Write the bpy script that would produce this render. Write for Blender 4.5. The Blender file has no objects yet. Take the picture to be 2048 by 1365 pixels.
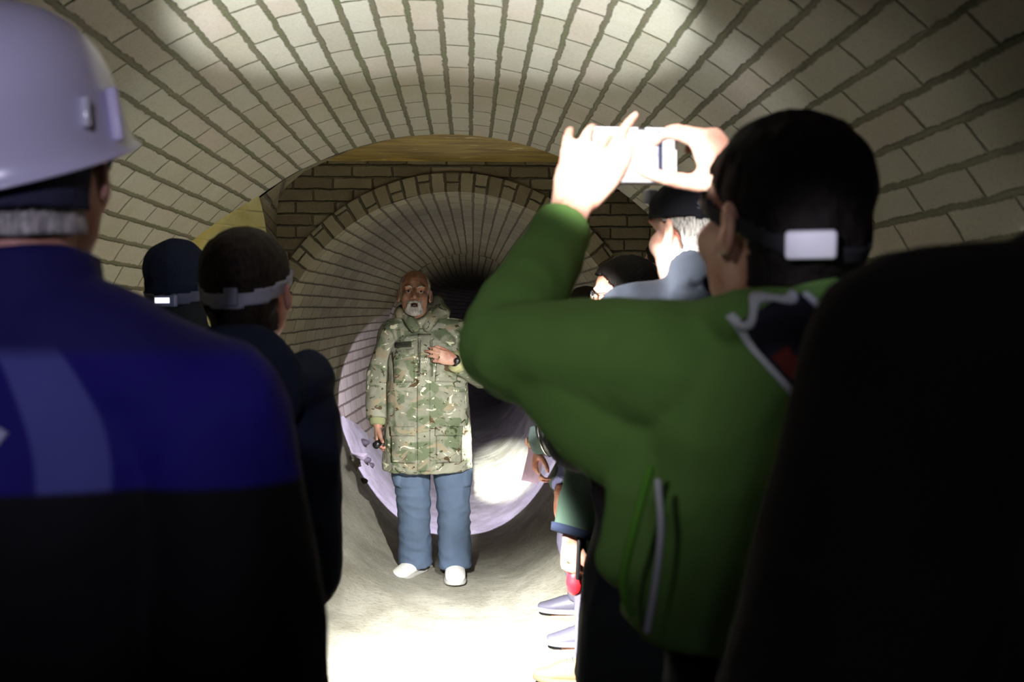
import bpy, bmesh, math, random
from mathutils import Vector, Matrix, noise, Euler, Quaternion
from mathutils.bvhtree import BVHTree
random.seed(7)
SC = bpy.context.scene
COL = SC.collection
V = Vector
R = math.radians

# ------------------------------------------------------------------ camera
F_PX = 1991.0
CAM_Z = 1.505
cam_data = bpy.data.cameras.new('camera')
cam_data.sensor_width = 36.0
cam_data.lens = F_PX * 36.0 / 2048.0
cam = bpy.data.objects.new('camera', cam_data)
COL.objects.link(cam)
cam.location = (0, 0, CAM_Z)
cam.rotation_euler = (math.pi / 2 - math.atan(37.5 / F_PX), 0, -math.atan(84.0 / F_PX))
cam_data.clip_start = 0.05
cam_data.dof.use_dof = True
cam_data.dof.focus_distance = 5.8
cam_data.dof.aperture_fstop = 5.0
SC.camera = cam
CAM_R = cam.rotation_euler.to_matrix()


def P(px, py, y):
    """the point of the place that the photograph shows at a pixel, y metres down the tunnel"""
    d = CAM_R @ V(((px - 1024) / F_PX, -(py - 682.5) / F_PX, -1))
    return V((0, 0, CAM_Z)) + d * (y / d.y)


def srgb(h):
    h = h.lstrip('#')
    out = []
    for i in (0, 2, 4):
        c = int(h[i:i + 2], 16) / 255
        out.append(c / 12.92 if c <= 0.04045 else ((c + 0.055) / 1.055) ** 2.4)
    return (*out, 1.0)


# ------------------------------------------------------------------ node helpers
class Nodes:
    def __init__(self, name):
        self.m = bpy.data.materials.new(name)
        self.m.use_nodes = True
        self.t = self.m.node_tree
        self.b = self.t.nodes['Principled BSDF']

    def put(self, sock, val):
        if isinstance(val, bpy.types.NodeSocket):
            self.t.links.new(val, sock)
        elif val is not None:
            sock.default_value = val

    def math(self, op, a, b=None, c=None):
        n = self.t.nodes.new('ShaderNodeMath')
        n.operation = op
        for i, x in enumerate((a, b, c)):
            self.put(n.inputs[i], x)
        return n.outputs[0]

    def vmath(self, op, a, b=None):
        n = self.t.nodes.new('ShaderNodeVectorMath')
        n.operation = op
        self.put(n.inputs[0], a)
        if b is not None:
            if op == 'SCALE':
                self.put(n.inputs['Scale'], b)
            else:
                self.put(n.inputs[1], b)
        return n.outputs[0]

    def coord(self, kind='Object'):
        n = self.t.nodes.new('ShaderNodeTexCoord')
        return n.outputs[kind]

    def uv(self):
        return self.t.nodes.new('ShaderNodeUVMap').outputs[0]

    def sep(self, v):
        n = self.t.nodes.new('ShaderNodeSeparateXYZ')
        self.put(n.inputs[0], v)
        return n.outputs

    def comb(self, x, y, z=0.0):
        n = self.t.nodes.new('ShaderNodeCombineXYZ')
        for i, q in enumerate((x, y, z)):
            self.put(n.inputs[i], q)
        return n.outputs[0]

    def noise(self, vec, scale, detail=4, rough=0.55, dist=0.0, color=False):
        n = self.t.nodes.new('ShaderNodeTexNoise')
        self.put(n.inputs['Vector'], vec)
        n.inputs['Scale'].default_value = scale
        n.inputs['Detail'].default_value = detail
        n.inputs['Roughness'].default_value = rough
        n.inputs['Distortion'].default_value = dist
        return n.outputs['Color' if color else 'Fac']

    def white(self, vec):
        n = self.t.nodes.new('ShaderNodeTexWhiteNoise')
        n.noise_dimensions = '3D'
        self.put(n.inputs['Vector'], vec)
        return n.outputs['Value']

    def voronoi(self, vec, scale, out='Distance', feature='F1'):
        n = self.t.nodes.new('ShaderNodeTexVoronoi')
        n.feature = feature
        self.put(n.inputs['Vector'], vec)
        n.inputs['Scale'].default_value = scale
        return n.outputs[out]

    def step(self, v, lo, hi, a=0.0, b=1.0):
        n = self.t.nodes.new('ShaderNodeMapRange')
        n.interpolation_type = 'SMOOTHSTEP'
        self.put(n.inputs['Value'], v)
        self.put(n.inputs['From Min'], lo)
        self.put(n.inputs['From Max'], hi)
        n.inputs['To Min'].default_value = a
        n.inputs['To Max'].default_value = b
        return n.outputs[0]

    def mix(self, f, a, b, mode='MIX'):
        n = self.t.nodes.new('ShaderNodeMix')
        n.data_type = 'RGBA'
        n.blend_type = mode
        self.put(n.inputs['Factor'], f)
        self.put(n.inputs[6], a)
        self.put(n.inputs[7], b)
        return n.outputs[2]

    def bump(self, h, strength=0.5, dist=0.01):
        n = self.t.nodes.new('ShaderNodeBump')
        n.inputs['Strength'].default_value = strength
        n.inputs['Distance'].default_value = dist
        self.put(n.inputs['Height'], h)
        self.t.links.new(n.outputs[0], self.b.inputs['Normal'])

    def col(self, c):
        self.put(self.b.inputs['Base Color'], c)

    def set(self, **kw):
        for k, x in kw.items():
            self.put(self.b.inputs[k.replace('_', ' ')], x)


def mat_plain(name, hexc, rough=0.6, metal=0.0, var=0.12, scale=20, bump=0.0, bdist=0.004, spec=0.5, **kw):
    k = Nodes(name)
    c = srgb(hexc)
    n = k.noise(k.coord(), scale)
    k.col(k.mix(n, tuple(x * (1 - var) for x in c[:3]) + (1,), tuple(min(1, x * (1 + var)) for x in c[:3]) + (1,)))
    k.set(Roughness=rough, Metallic=metal)
    k.b.inputs['Specular IOR Level'].default_value = spec
    if bump:
        k.bump(k.noise(k.coord(), scale * 4), bump, bdist)
    for a, x in kw.items():
        k.b.inputs[a.replace('_', ' ')].default_value = x
    return k.m


def mat_fabric(name, hexc, weave=500, var=0.2, rough=0.95, sheen=0.0, bump=0.25, spec=0.15, fold=14):
    k = Nodes(name)
    c = srgb(hexc)
    o = k.coord()
    n = k.noise(o, 9, 5)
    lo = tuple(x * (1 - var) for x in c[:3]) + (1,)
    hi = tuple(min(1, x * (1 + var)) for x in c[:3]) + (1,)
    k.col(k.mix(n, lo, hi))
    h = k.math('ADD', k.math('MULTIPLY', k.noise(o, weave, 2), 0.15), k.noise(o, fold, 3, 0.5, 0.6))
    k.bump(h, bump, 0.02)
    k.set(Roughness=rough)
    k.b.inputs['Specular IOR Level'].default_value = spec
    if sheen:
        k.b.inputs['Sheen Weight'].default_value = sheen
    return k.m


def mat_skin(name, hexc, red='#a8604e'):
    k = Nodes(name)
    o = k.coord()
    n = k.noise(o, 22, 5, 0.6)
    base = k.mix(k.step(n, 0.35, 0.75), srgb(hexc), srgb(red))
    fine = k.noise(o, 160, 3)
    k.col(k.mix(k.math('MULTIPLY', fine, 0.22), base, srgb('#7a4638')))
    k.bump(k.math('ADD', fine, k.math('MULTIPLY', n, 0.7)), 0.18, 0.003)
    k.set(Roughness=0.5)
    k.b.inputs['Subsurface Weight'].default_value = 0.08
    k.b.inputs['Subsurface Radius'].default_value = (0.01, 0.004, 0.002)
    return k.m


def mat_hair(name, h1, h2, sx=90, sz=18):
    k = Nodes(name)
    o = k.coord()
    v = k.vmath('MULTIPLY', o, (sx, sx, sz))
    n = k.noise(v, 3.0, 4, 0.65)
    k.col(k.mix(k.step(n, 0.3, 0.7), srgb(h1), srgb(h2)))
    k.bump(n, 0.5, 0.006)
    k.set(Roughness=0.7)
    k.b.inputs['Specular IOR Level'].default_value = 0.2
    return k.m


def mat_brick(name, course, length, bed, perp, cols, mortar, stain=None, rough=0.75, depth=0.012, vph=0.0, uph=0.0, moss=0.35):
    """brick courses run along u (metres), courses stack along v (metres)"""
    k = Nodes(name)
    o = k.coord()
    wob = k.noise(o, 14, 3, 0.5, color=True)
    wobv = k.vmath('SCALE', k.vmath('SUBTRACT', wob, (0.5, 0.5, 0.5)), 0.014)
    wob2 = k.vmath('SCALE', k.vmath('SUBTRACT', k.noise(o, 60, 3, 0.6, color=True), (0.5, 0.5, 0.5)), 0.009)
    uvv = k.vmath('ADD', k.vmath('ADD', k.uv(), wobv), wob2)
    s = k.sep(uvv)
    v = k.math('DIVIDE', k.math('ADD', s[1], vph), course)
    row = k.math('FLOOR', v)
    fv = k.math('FRACT', v)
    par = k.math('MULTIPLY', k.math('FLOORED_MODULO', row, 2.0), 0.5)
    jit = k.math('MULTIPLY', k.math('SUBTRACT', k.white(k.comb(row, 3.3, 1.7)), 0.5), 0.22)
    u = k.math('ADD', k.math('ADD', k.math('DIVIDE', k.math('ADD', s[0], uph), length), par), jit)
    cell = k.math('FLOOR', u)
    fu = k.math('FRACT', u)
    du = k.math('MULTIPLY', k.math('MINIMUM', fu, k.math('SUBTRACT', 1.0, fu)), length)
    dv = k.math('MULTIPLY', k.math('MINIMUM', fv, k.math('SUBTRACT', 1.0, fv)), course)
    rnd = k.white(k.comb(cell, row, 0.5))
    rnd2 = k.white(k.comb(cell, row, 7.5))
    bw = k.math('MULTIPLY', k.math('ADD', k.math('MULTIPLY', k.white(k.comb(row, 9.1, 2.0)), 0.5), 0.75), bed * 0.5)
    mb = k.step(dv, bw, k.math('ADD', bw, 0.006), 1.0, 0.0)
    mp = k.step(du, perp * 0.5, perp * 0.5 + 0.005, 1.0, 0.0)
    m = k.math('MAXIMUM', mb, mp)
    c = k.mix(rnd, srgb(cols[0]), srgb(cols[1]))
    c = k.mix(k.step(rnd2, 0.6, 0.95), c, srgb(cols[2]))
    sp = k.noise(o, 120, 4, 0.7)
    c = k.mix(k.math('MULTIPLY', k.step(sp, 0.5, 0.8), 0.35), c, srgb('#5c5848'))
    big = k.noise(o, 1.7, 5, 0.6, 0.4)
    if stain:
        c = k.mix(k.math('MULTIPLY', k.step(big, 0.45, 0.75), 0.6), c, srgb(stain))
    ms = k.mix(k.math('MULTIPLY', k.step(k.noise(o, 5, 3), 0.45, 0.65), moss), srgb(mortar), srgb('#3f5326'))
    k.col(k.mix(m, c, ms))
    h = k.math('SUBTRACT', k.math('ADD', k.math('MULTIPLY', sp, 0.12), k.math('MULTIPLY', k.noise(o, 30, 3), 0.22)), k.math('MULTIPLY', m, 1.0))
    h = k.math('ADD', h, k.math('MULTIPLY', rnd, 0.15))
    k.bump(h, 0.8, depth)
    k.set(Roughness=k.step(sp, 0.3, 0.7, rough - 0.2, rough + 0.1))
    return k.m


# ------------------------------------------------------------------ mesh helpers
def link(name, me, mat=None, parent=None, kind=None, label=None):
    o = bpy.data.objects.new(name, me)
    COL.objects.link(o)
    if mat:
        me.materials.clear()
        me.materials.append(mat)
    if parent:
        o.parent = parent
    if kind:
        o['kind'] = kind
    if label:
        o['label'] = label
    return o


def bm_obj(name, bm, mat, parent=None, smooth=True, kind=None, label=None, recalc=True):
    if recalc:
        bmesh.ops.recalc_face_normals(bm, faces=bm.faces)
    me = bpy.data.meshes.new(name)
    bm.to_mesh(me)
    bm.free()
    if smooth:
        me.shade_smooth()
    return link(name, me, mat, parent, kind, label)


def tag(o, label, cat, group=None):
    o['label'] = label
    o['category'] = cat
    if group:
        o['group'] = group
    return o


def thing(name, label, cat, loc=(0, 0, 0), rotz=0.0, group=None):
    o = bpy.data.objects.new(name, None)
    o.empty_display_size = 0.1
    COL.objects.link(o)
    o.location = loc
    o.rotation_euler = (0, 0, rotz)
    return tag(o, label, cat, group)


def world(o):
    return Matrix.LocRotScale(o.location, o.rotation_euler, None)


def spline(pts, rad, sub=4):
    """Catmull-Rom through the points and radii"""
    pts = [V(p) for p in pts]
    rad = [V(r) if isinstance(r, (tuple, list)) else V((r, r)) for r in rad]
    if len(pts) < 3:
        return pts, rad
    op, orr = [], []
    n = len(pts)

    def cr(a, b, c, d, t):
        return 0.5 * ((2 * b) + (c - a) * t + (2 * a - 5 * b + 4 * c - d) * t * t + (3 * b - a - 3 * c + d) * t ** 3)
    for i in range(n - 1):
        i0, i3 = max(0, i - 1), min(n - 1, i + 2)
        for k in range(sub):
            t = k / sub
            op.append(cr(pts[i0], pts[i], pts[i + 1], pts[i3], t))
            orr.append(cr(rad[i0], rad[i], rad[i + 1], rad[i3], t))
    op.append(pts[-1])
    orr.append(rad[-1])
    return op, orr


def loft(bm, pts, rad, side=(1, 0, 0), n=20, cap='round', sub=4, M=None, power=2.0):
    pts, rad = spline(pts, rad, sub)
    side = V(side)
    m = len(pts)
    rings = []

    def frame(i):
        t = (pts[min(i + 1, m - 1)] - pts[max(i - 1, 0)]).normalized()
        s = side - t * side.dot(t)
        if s.length < 1e-4:
            s = t.orthogonal()
        s.normalize()
        return t, s, t.cross(s)

    def ring(c, s, b, ra, rb):
        out = []
        for j in range(n):
            a = 2 * math.pi * j / n
            ca, sa = math.cos(a), math.sin(a)
            if power != 2.0:
                ca = math.copysign(abs(ca) ** (2 / power), ca)
                sa = math.copysign(abs(sa) ** (2 / power), sa)
            p = c + s * (ra * ca) + b * (rb * sa)
            out.append(bm.verts.new(M @ p if M else p))
        return out
    t0, s0, b0 = frame(0)
    h0 = min(rad[0])
    caps = (70, 45, 20) if cap == 'round' else ()
    for a in caps:
        rings.append(ring(pts[0] - t0 * (h0 * math.sin(R(a))), s0, b0, rad[0][0] * math.cos(R(a)), rad[0][1] * math.cos(R(a))))
    for i in range(m):
        t, s, b = frame(i)
        rings.append(ring(pts[i], s, b, rad[i][0], rad[i][1]))
    t1, s1, b1 = frame(m - 1)
    h1 = min(rad[-1])
    for a in reversed(caps):
        rings.append(ring(pts[-1] + t1 * (h1 * math.sin(R(a))), s1, b1, rad[-1][0] * math.cos(R(a)), rad[-1][1] * math.cos(R(a))))
    for a, b in zip(rings[:-1], rings[1:]):
        for j in range(n):
            bm.faces.new((a[j], a[(j + 1) % n], b[(j + 1) % n], b[j]))
    bm.faces.new(rings[0][::-1])
    bm.faces.new(rings[-1])
    return bm


def ell(bm, c, r, M=None, rot=None, seg=20):
    if not isinstance(r, (tuple, list, Vector)):
        r = (r, r, r)
    X = Matrix.Translation(V(c)) @ (rot.to_4x4() if rot else Matrix.Identity(4)) @ Matrix.Diagonal((*r, 1))
    if M:
        X = M @ X
    bmesh.ops.create_uvsphere(bm, u_segments=seg, v_segments=max(8, seg // 2 + 2), radius=1.0, matrix=X)
    return bm


def box(bm, c, size, M=None, rot=None, bev=0.0, seg=2):
    X = Matrix.Translation(V(c)) @ (rot.to_4x4() if rot else Matrix.Identity(4)) @ Matrix.Diagonal((*size, 1))
    if M:
        X = M @ X
    g = bmesh.ops.create_cube(bm, size=1.0, matrix=X)
    if bev:
        es = list({e for v in g['verts'] for e in v.link_edges})
        bmesh.ops.bevel(bm, geom=es, offset=bev, segments=seg, affect='EDGES', profile=0.5)
    return bm


def evaluated(me, mods):
    tmp = bpy.data.objects.new('tmp', me)
    COL.objects.link(tmp)
    for typ, props in mods:
        md = tmp.modifiers.new(typ, typ)
        for k, x in props.items():
            setattr(md, k, x)
    dg = bpy.context.evaluated_depsgraph_get()
    dg.update()
    out = bpy.data.meshes.new_from_object(tmp.evaluated_get(dg))
    bpy.data.objects.remove(tmp)
    bpy.data.meshes.remove(me)
    return out


def fuse(bm, voxel, smooth=4, fac=0.5):
    """one continuous skin over all the closed shapes in bm"""
    bmesh.ops.recalc_face_normals(bm, faces=bm.faces)
    me = bpy.data.meshes.new('tmp')
    bm.to_mesh(me)
    bm.free()
    mods = [('REMESH', dict(mode='VOXEL', voxel_size=voxel, adaptivity=0.0))]
    if smooth:
        mods.append(('SMOOTH', dict(factor=fac, iterations=smooth)))
    me = evaluated(me, mods)
    me.shade_smooth()
    return me


def displace(me, fn):
    """fn(co, normal) -> new co"""
    nor = [v.normal.copy() for v in me.vertices]
    for v, n in zip(me.vertices, nor):
        v.co = fn(v.co.copy(), n)
    me.update()


def folds(A=0.008, f=(7, 7, 5), seed=0.0, ridge=True):
    off = V((seed * 3.1, seed * 1.7, seed * 5.3))

    def fn(co, n):
        q = V((co.x * f[0], co.y * f[1], co.z * f[2])) + off
        w = noise.noise_vector(q * 0.6) * 0.8
        a = noise.noise(q + w)
        d = (0.35 - abs(a)) if ridge else a
        d += 0.4 * noise.noise(q * 2.3 + w)
        return co + n * (A * d)
    return fn


def trim(me, keep, solid=0.0, smooth=0):
    bm = bmesh.new()
    bm.from_mesh(me)
    bmesh.ops.delete(bm, geom=[f for f in bm.faces if not keep(f.calc_center_median())], context='FACES')
    bm.to_mesh(me)
    bm.free()
    mods = []
    if solid:
        mods.append(('SOLIDIFY', dict(thickness=solid, offset=-1.0)))
    if mods:
        me = evaluated(me, mods)
    me.shade_smooth()
    return me


def bvh_of(me):
    return BVHTree.FromPolygons([v.co for v in me.vertices], [tuple(p.vertices) for p in me.polygons])


def patch(name, bvh, origin, ux, uy, w, h, nx, ny, d, thick, mat, parent, lift=0.002, outline=None, bulge=0.0, label=None, reach=0.5):
    """a rectangle of cloth laid onto a surface: rays along d from origin + ux*a + uy*b"""
    ux, uy, d = V(ux).normalized(), V(uy).normalized(), V(d).normalized()
    bm = bmesh.new()
    grid = {}
    for i in range(nx + 1):
        for j in range(ny + 1):
            a, b = i / nx, j / ny
            if outline:
                qa, qb = outline(a, b)
            else:
                qa, qb = (a - 0.5) * w, (b - 0.5) * h
            o = V(origin) + ux * qa + uy * qb
            hit, nn, _, _ = bvh.ray_cast(o - d * reach, d, reach * 2.5)
            if hit is None:
                continue
            e = min(a, 1 - a, b, 1 - b)
            bu = bulge * min(1, e * 5)
            grid[i, j] = bm.verts.new(hit - d * (lift + bu))
    for i in range(nx):
        for j in range(ny):
            q = [(i, j), (i + 1, j), (i + 1, j + 1), (i, j + 1)]
            if all(x in grid for x in q):
                bm.faces.new([grid[x] for x in q])
    if not bm.faces:
        bm.free()
        return None
    bmesh.ops.recalc_face_normals(bm, faces=bm.faces)
    bm.normal_update()
    if sum((f.normal.dot(d) for f in bm.faces)) > 0:
        bmesh.ops.reverse_faces(bm, faces=bm.faces)
    me = bpy.data.meshes.new(name)
    bm.to_mesh(me)
    bm.free()
    me = evaluated(me, [('SOLIDIFY', dict(thickness=thick + lift + bulge * 0.5, offset=-1.0))])
    me.shade_smooth()
    return link(name, me, mat, parent, label=label)


def lettering(name, text, size, M, mat, parent, bvh=None, d=None, lift=0.002, depth=0.0008, label=None, align='CENTER'):
    cu = bpy.data.curves.new('txt', 'FONT')
    cu.body = text
    cu.size = size
    cu.align_x = align
    cu.align_y = 'CENTER'
    cu.extrude = depth
    cu.space_line = 0.85
    tmp = bpy.data.objects.new('tmp', cu)
    COL.objects.link(tmp)
    dg = bpy.context.evaluated_depsgraph_get()
    dg.update()
    me = bpy.data.meshes.new_from_object(tmp.evaluated_get(dg))
    bpy.data.objects.remove(tmp)
    bpy.data.curves.remove(cu)
    me.name = name
    me.transform(M)
    if bvh:
        d = V(d).normalized()
        for v in me.vertices:
            hit, nn, _, _ = bvh.ray_cast(v.co - d * 0.3, d, 0.8)
            if hit is not None:
                v.co = hit - d * (lift + random.random() * 1e-5)
        me.update()
    return link(name, me, mat, parent, label=label)


def tube(name, pts, r, mat, parent, n=8, sub=6, label=None):
    bm = bmesh.new()
    loft(bm, pts, [r] * len(pts), side=(0.31, 0.87, 0.38), n=n, sub=sub)
    return bm_obj(name, bm, mat, parent, label=label)
# ------------------------------------------------------------------ the tunnel
D1, D2, D3 = 4.75, 5.6, 10.0
VC = V((-0.112, 0, 0.967))
VR = 1.4315
VAULT = mat_brick('vault_brick', 0.0922, 0.285, 0.010, 0.004, ('#aeaca1', '#a09d90', '#aaa298'), '#5a5644', stain='#948d76', uph=0.08, vph=0.0)
FACE = mat_brick('face_brick', 0.068, 0.22, 0.006, 0.004, ('#79705a', '#6b624c', '#625743'), '#463e2a', stain='#57492c', moss=0.15)
RINGB = mat_brick('ring_brick', 0.078, 0.30, 0.006, 0.004, ('#8f8870', '#7f775f', '#756a54'), '#423a28', moss=0.1)
MOUTH = mat_brick('mouth_brick', 0.078, 0.24, 0.005, 0.003, ('#989279', '#8b846b', '#857b64'), '#574f3a', stain='#857c62', moss=0.1)

def surface(name, rows, mat, uvs, kind='structure', smooth=True):
    """a grid of points with uv in metres"""
    bm = bmesh.new()
    uvl = bm.loops.layers.uv.new('UVMap')
    g = [[bm.verts.new(p) for p in r] for r in rows]
    for i in range(len(g) - 1):
        for j in range(len(g[0]) - 1):
            f = bm.faces.new((g[i][j], g[i][j + 1], g[i + 1][j + 1], g[i + 1][j]))
            for l, (a, b) in zip(f.loops, ((i, j), (i, j + 1), (i + 1, j + 1), (i + 1, j))):
                l[uvl].uv = uvs[a][b]
    return bm_obj(name, bm, mat, smooth=smooth, kind=kind, recalc=False)

# the brick vault the group stands in: walls and crown are one barrel
rows, uvs = [], []
NY, NA = 60, 120
for i in range(NY + 1):
    y = -3.2 + (D1 + 3.2) * i / NY
    r, u = [], []
    for j in range(NA + 1):
        a = R(-50 + 280 * j / NA)
        wob = 0.006 * noise.noise(V((y * 0.8, a * 3, 1.0)))
        r.append((VC.x + (VR + wob) * math.cos(a), y, VC.z + (VR + wob) * math.sin(a)))
        u.append((y, (a - R(90)) * VR + 0.0922 * 0.28 + 10 * 0.0922))
    rows.append(r)
    uvs.append(u)
vault = surface('ceiling', rows, VAULT, uvs)
vault['label'] = 'pale brick barrel vault curving over the group down to the floor'

# left jamb where the vault ends, coated in yellowish deposit
def pier_mat():
    k = Nodes('yellow_limewash')
    o = k.coord()
    n = k.noise(o, 3, 5, 0.6)
    c = k.mix(k.step(n, 0.35, 0.7), srgb('#b0a258'), srgb('#cfc896'))
    s = k.sep(k.uv())
    fv = k.math('FRACT', k.math('DIVIDE', s[1], 0.075))
    ln = k.step(k.math('MINIMUM', fv, k.math('SUBTRACT', 1.0, fv)), 0.02, 0.07, 1.0, 0.0)
    brk = k.step(k.noise(o, 6, 3), 0.45, 0.6)
    c = k.mix(k.math('MULTIPLY', k.math('MULTIPLY', ln, brk), 0.6), c, srgb('#6d6430'))
    c = k.mix(k.math('MULTIPLY', k.step(k.noise(o, 40, 4, 0.7), 0.62, 0.75), 0.5), c, srgb('#5a5130'))
    k.col(c)
    k.bump(k.math('SUBTRACT', k.noise(o, 25, 4), k.math('MULTIPLY', ln, 0.3)), 0.4, 0.01)
    k.set(Roughness=0.7)
    return k.m
EZ = [(2.118, -0.998), (2.02, -0.972), (1.92, -0.957), (1.61, -0.918), (1.2, -0.905), (0.6, -0.90), (-0.1, -0.90)]
def edge_x(z):
    for (z0, x0), (z1, x1) in zip(EZ[:-1], EZ[1:]):
        if z <= z0 and z >= z1:
            t = (z0 - z) / (z0 - z1)
            return x0 + (x1 - x0) * t
    return EZ[-1][1]
rows, uvs = [], []
for i in range(41):
    z = 2.118 - (2.118 + 0.05) * i / 40
    xv = VC.x - math.sqrt(max(0.0, VR ** 2 - (z - VC.z) ** 2))
    ex = edge_x(z)
    span = min(1.0, abs(ex - xv) / 0.3)
    r, u = [], []
    for j in range(17):
        t = j / 16
        e = t * t * (3 - 2 * t) if t < 1 else 1
        y = D1 - 0.34 * span * (1 - t) - 0.002
        r.append((xv - 0.012 + (ex - xv + 0.012) * (0.75 * t ** 1.6 + 0.25 * e), y, z))
        u.append((y, z))
    rows.append(r)
    uvs.append(u)
PIER = pier_mat()
pier = surface('wall_left', rows, PIER, uvs)
pier['label'] = 'yellow limewashed jamb where the brick vault ends at the left'
# chamber side walls between the vault end and the back wall
XL, XR = -1.074, 1.32
rows, uvs = [], []
for i in range(31):
    z = 2.42 - 2.47 * i / 30
    ex = edge_x(min(z, 2.118)) if z < 2.118 else VC.x - math.sqrt(max(0, VR ** 2 - (z - VC.z) ** 2)) if z < 2.39 else VC.x - 0.1
    rows.append([(ex, D1, z), ((ex + XL) / 2, (D1 + D2) / 2, z), (XL, D2, z)])
    uvs.append([(D1, z), ((D1 + D2) / 2, z), (D2, z)])
surface('wall_left', rows, FACE, uvs)
rows, uvs = [], []
for i in range(11):
    z = 2.42 - 2.47 * i / 10
    rows.append([(XR, D2, z), (XR + .02, D1 - 0.02, z)])
    uvs.append([(D2, z), (D1, z)])
surface('wall_right', rows, FACE, uvs)

# stained soffit of the slot between vault and back wall
def soffit_mat():
    k = Nodes('stained_soffit')
    o = k.coord()
    st = k.vmath('MULTIPLY', o, (1.5, 5, 1))
    n = k.noise(st, 2.2, 6, 0.6, 0.5)
    c = k.mix(k.step(n, 0.3, 0.7), srgb('#6a5424'), srgb('#a08a48'))
    w = k.noise(st, 4.0, 4, 0.5)
    c = k.mix(k.step(w, 0.66, 0.72), c, srgb('#d8cfa4'))
    k.col(c)
    k.bump(n, 0.4, 0.02)
    k.set(Roughness=0.6)
    return k.m
rows = [[(XL - 0.1 + (XR - XL + 0.2) * j / 20, D1 - 0.02 + (D2 - D1 + 0.06) * i / 8, 2.405 + 0.004 * noise.noise(V((j * .4, i * .5, 3)))) for j in range(21)] for i in range(9)]
uvs = [[(p[0], p[1]) for p in r] for r in rows]
surface('ceiling', rows, soffit_mat(), uvs)['label'] = 'brown stained flat soffit above the tunnel mouth'

# back wall with the round mouth of the smaller tunnel
MC = V((-0.085, D2, 1.15))
MA, MB = 1.03, 1.086
def mouth(a, k=1.0, d=0.0):
    return (MC.x + (MA * k + d) * math.cos(a), MC.z + ((MB if a > 0 and a < math.pi else 1.22) * k + d) * math.sin(a))
NR = 128
RT = 0.105
rows, uvs = [], []
for i in range(4):
    r, u = [], []
    d = RT * i / 3
    for j in range(NR + 1):
        a = R(-85 + 350 * j / NR)
        x, z = mouth(a, 1.0, d)
        r.append((x, D2 - 0.012, z))
        u.append((d + 0.1, a * 1.06))
    rows.append(r)
    uvs.append(u)
surface('trim_1', rows, RINGB, uvs)['label'] = 'ring of header bricks around the tunnel mouth'
rows, uvs = [], []
for i in range(6):
    r, u = [], []
    for j in range(NR + 1):
        a = R(-85 + 350 * j / NR)
        x0, z0 = mouth(a, 1.0, RT - 0.002)
        # outer boundary: a rectangle
        dx, dz = math.cos(a), math.sin(a)
        tx = (XR + 0.05 - MC.x) / dx if dx > 1e-6 else (XL - 0.05 - MC.x) / dx if dx < -1e-6 else 1e9
        tz = (2.43 - MC.z) / dz if dz > 1e-6 else (-0.1 - MC.z) / dz if dz < -1e-6 else 1e9
        t = min(tx, tz)
        x1, z1 = MC.x + dx * t, MC.z + dz * t
        s = i / 5
        x, z = x0 + (x1 - x0) * s, z0 + (z1 - z0) * s
        r.append((x, D2, z))
        u.append((x, z))
    rows.append(r)
    uvs.append(u)
surface('wall_back', rows, FACE, uvs, smooth=False)['label'] = 'dark brick back wall around the tunnel mouth'

# tapering mouth of the smaller tunnel, then the straight passage
FA, FB, FC = 0.80, 0.93, V((-0.05, D3, 1.26))
rows, uvs = [], []
NT_ = 40
for i in range(NT_ + 1):
    s = i / NT_
    y = D2 - 0.012 + (D3 - D2) * s
    q = 1 - (1 - s) ** 1.35
    ca, cb = MA + (FA - MA) * q, MB + (FB - MB) * q
    cx, cz = MC.x + (FC.x - MC.x) * q, MC.z + (FC.z - MC.z) * q
    r, u = [], []
    for j in range(NR + 1):
        a = R(-85 + 350 * j / NR)
        w = 0.008 * noise.noise(V((y * 1.5, a * 5, 4.0)))
        cc = cb if 0 < a < math.pi else cz + 0.12
        r.append((cx + (ca + w) * math.cos(a), y, cz + (cc + w) * math.sin(a)))
        u.append((y * 0.93, a * 1.06))
    rows.append(r)
    uvs.append(u)
surface('wall_tunnel', rows, MOUTH, uvs)['label'] = 'tapering brick mouth of the smaller tunnel behind the speaker'
rows, uvs = [], []
for i in range(41):
    y = D3 + 24 * (i / 40) ** 1.4
    bend = 0.0 if y < D3 + 3 else 0.035 * (y - D3 - 3) ** 2
    st = 0.035 if i > 0 else 0.0
    r, u = [], []
    for j in range(NR + 1):
        a = R(-85 + 350 * j / NR)
        r.append((FC.x + bend + (FA - st) * math.cos(a), y, FC.z + (FB - st if 0 < a < math.pi else FC.z + .1) * math.sin(a)))
        u.append((y, a * 0.9))
    rows.append(r)
    uvs.append(u)
surface('wall_tunnel', rows, MOUTH, uvs)['label'] = 'dark straight passage at the end of the tapering tunnel'

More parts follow.
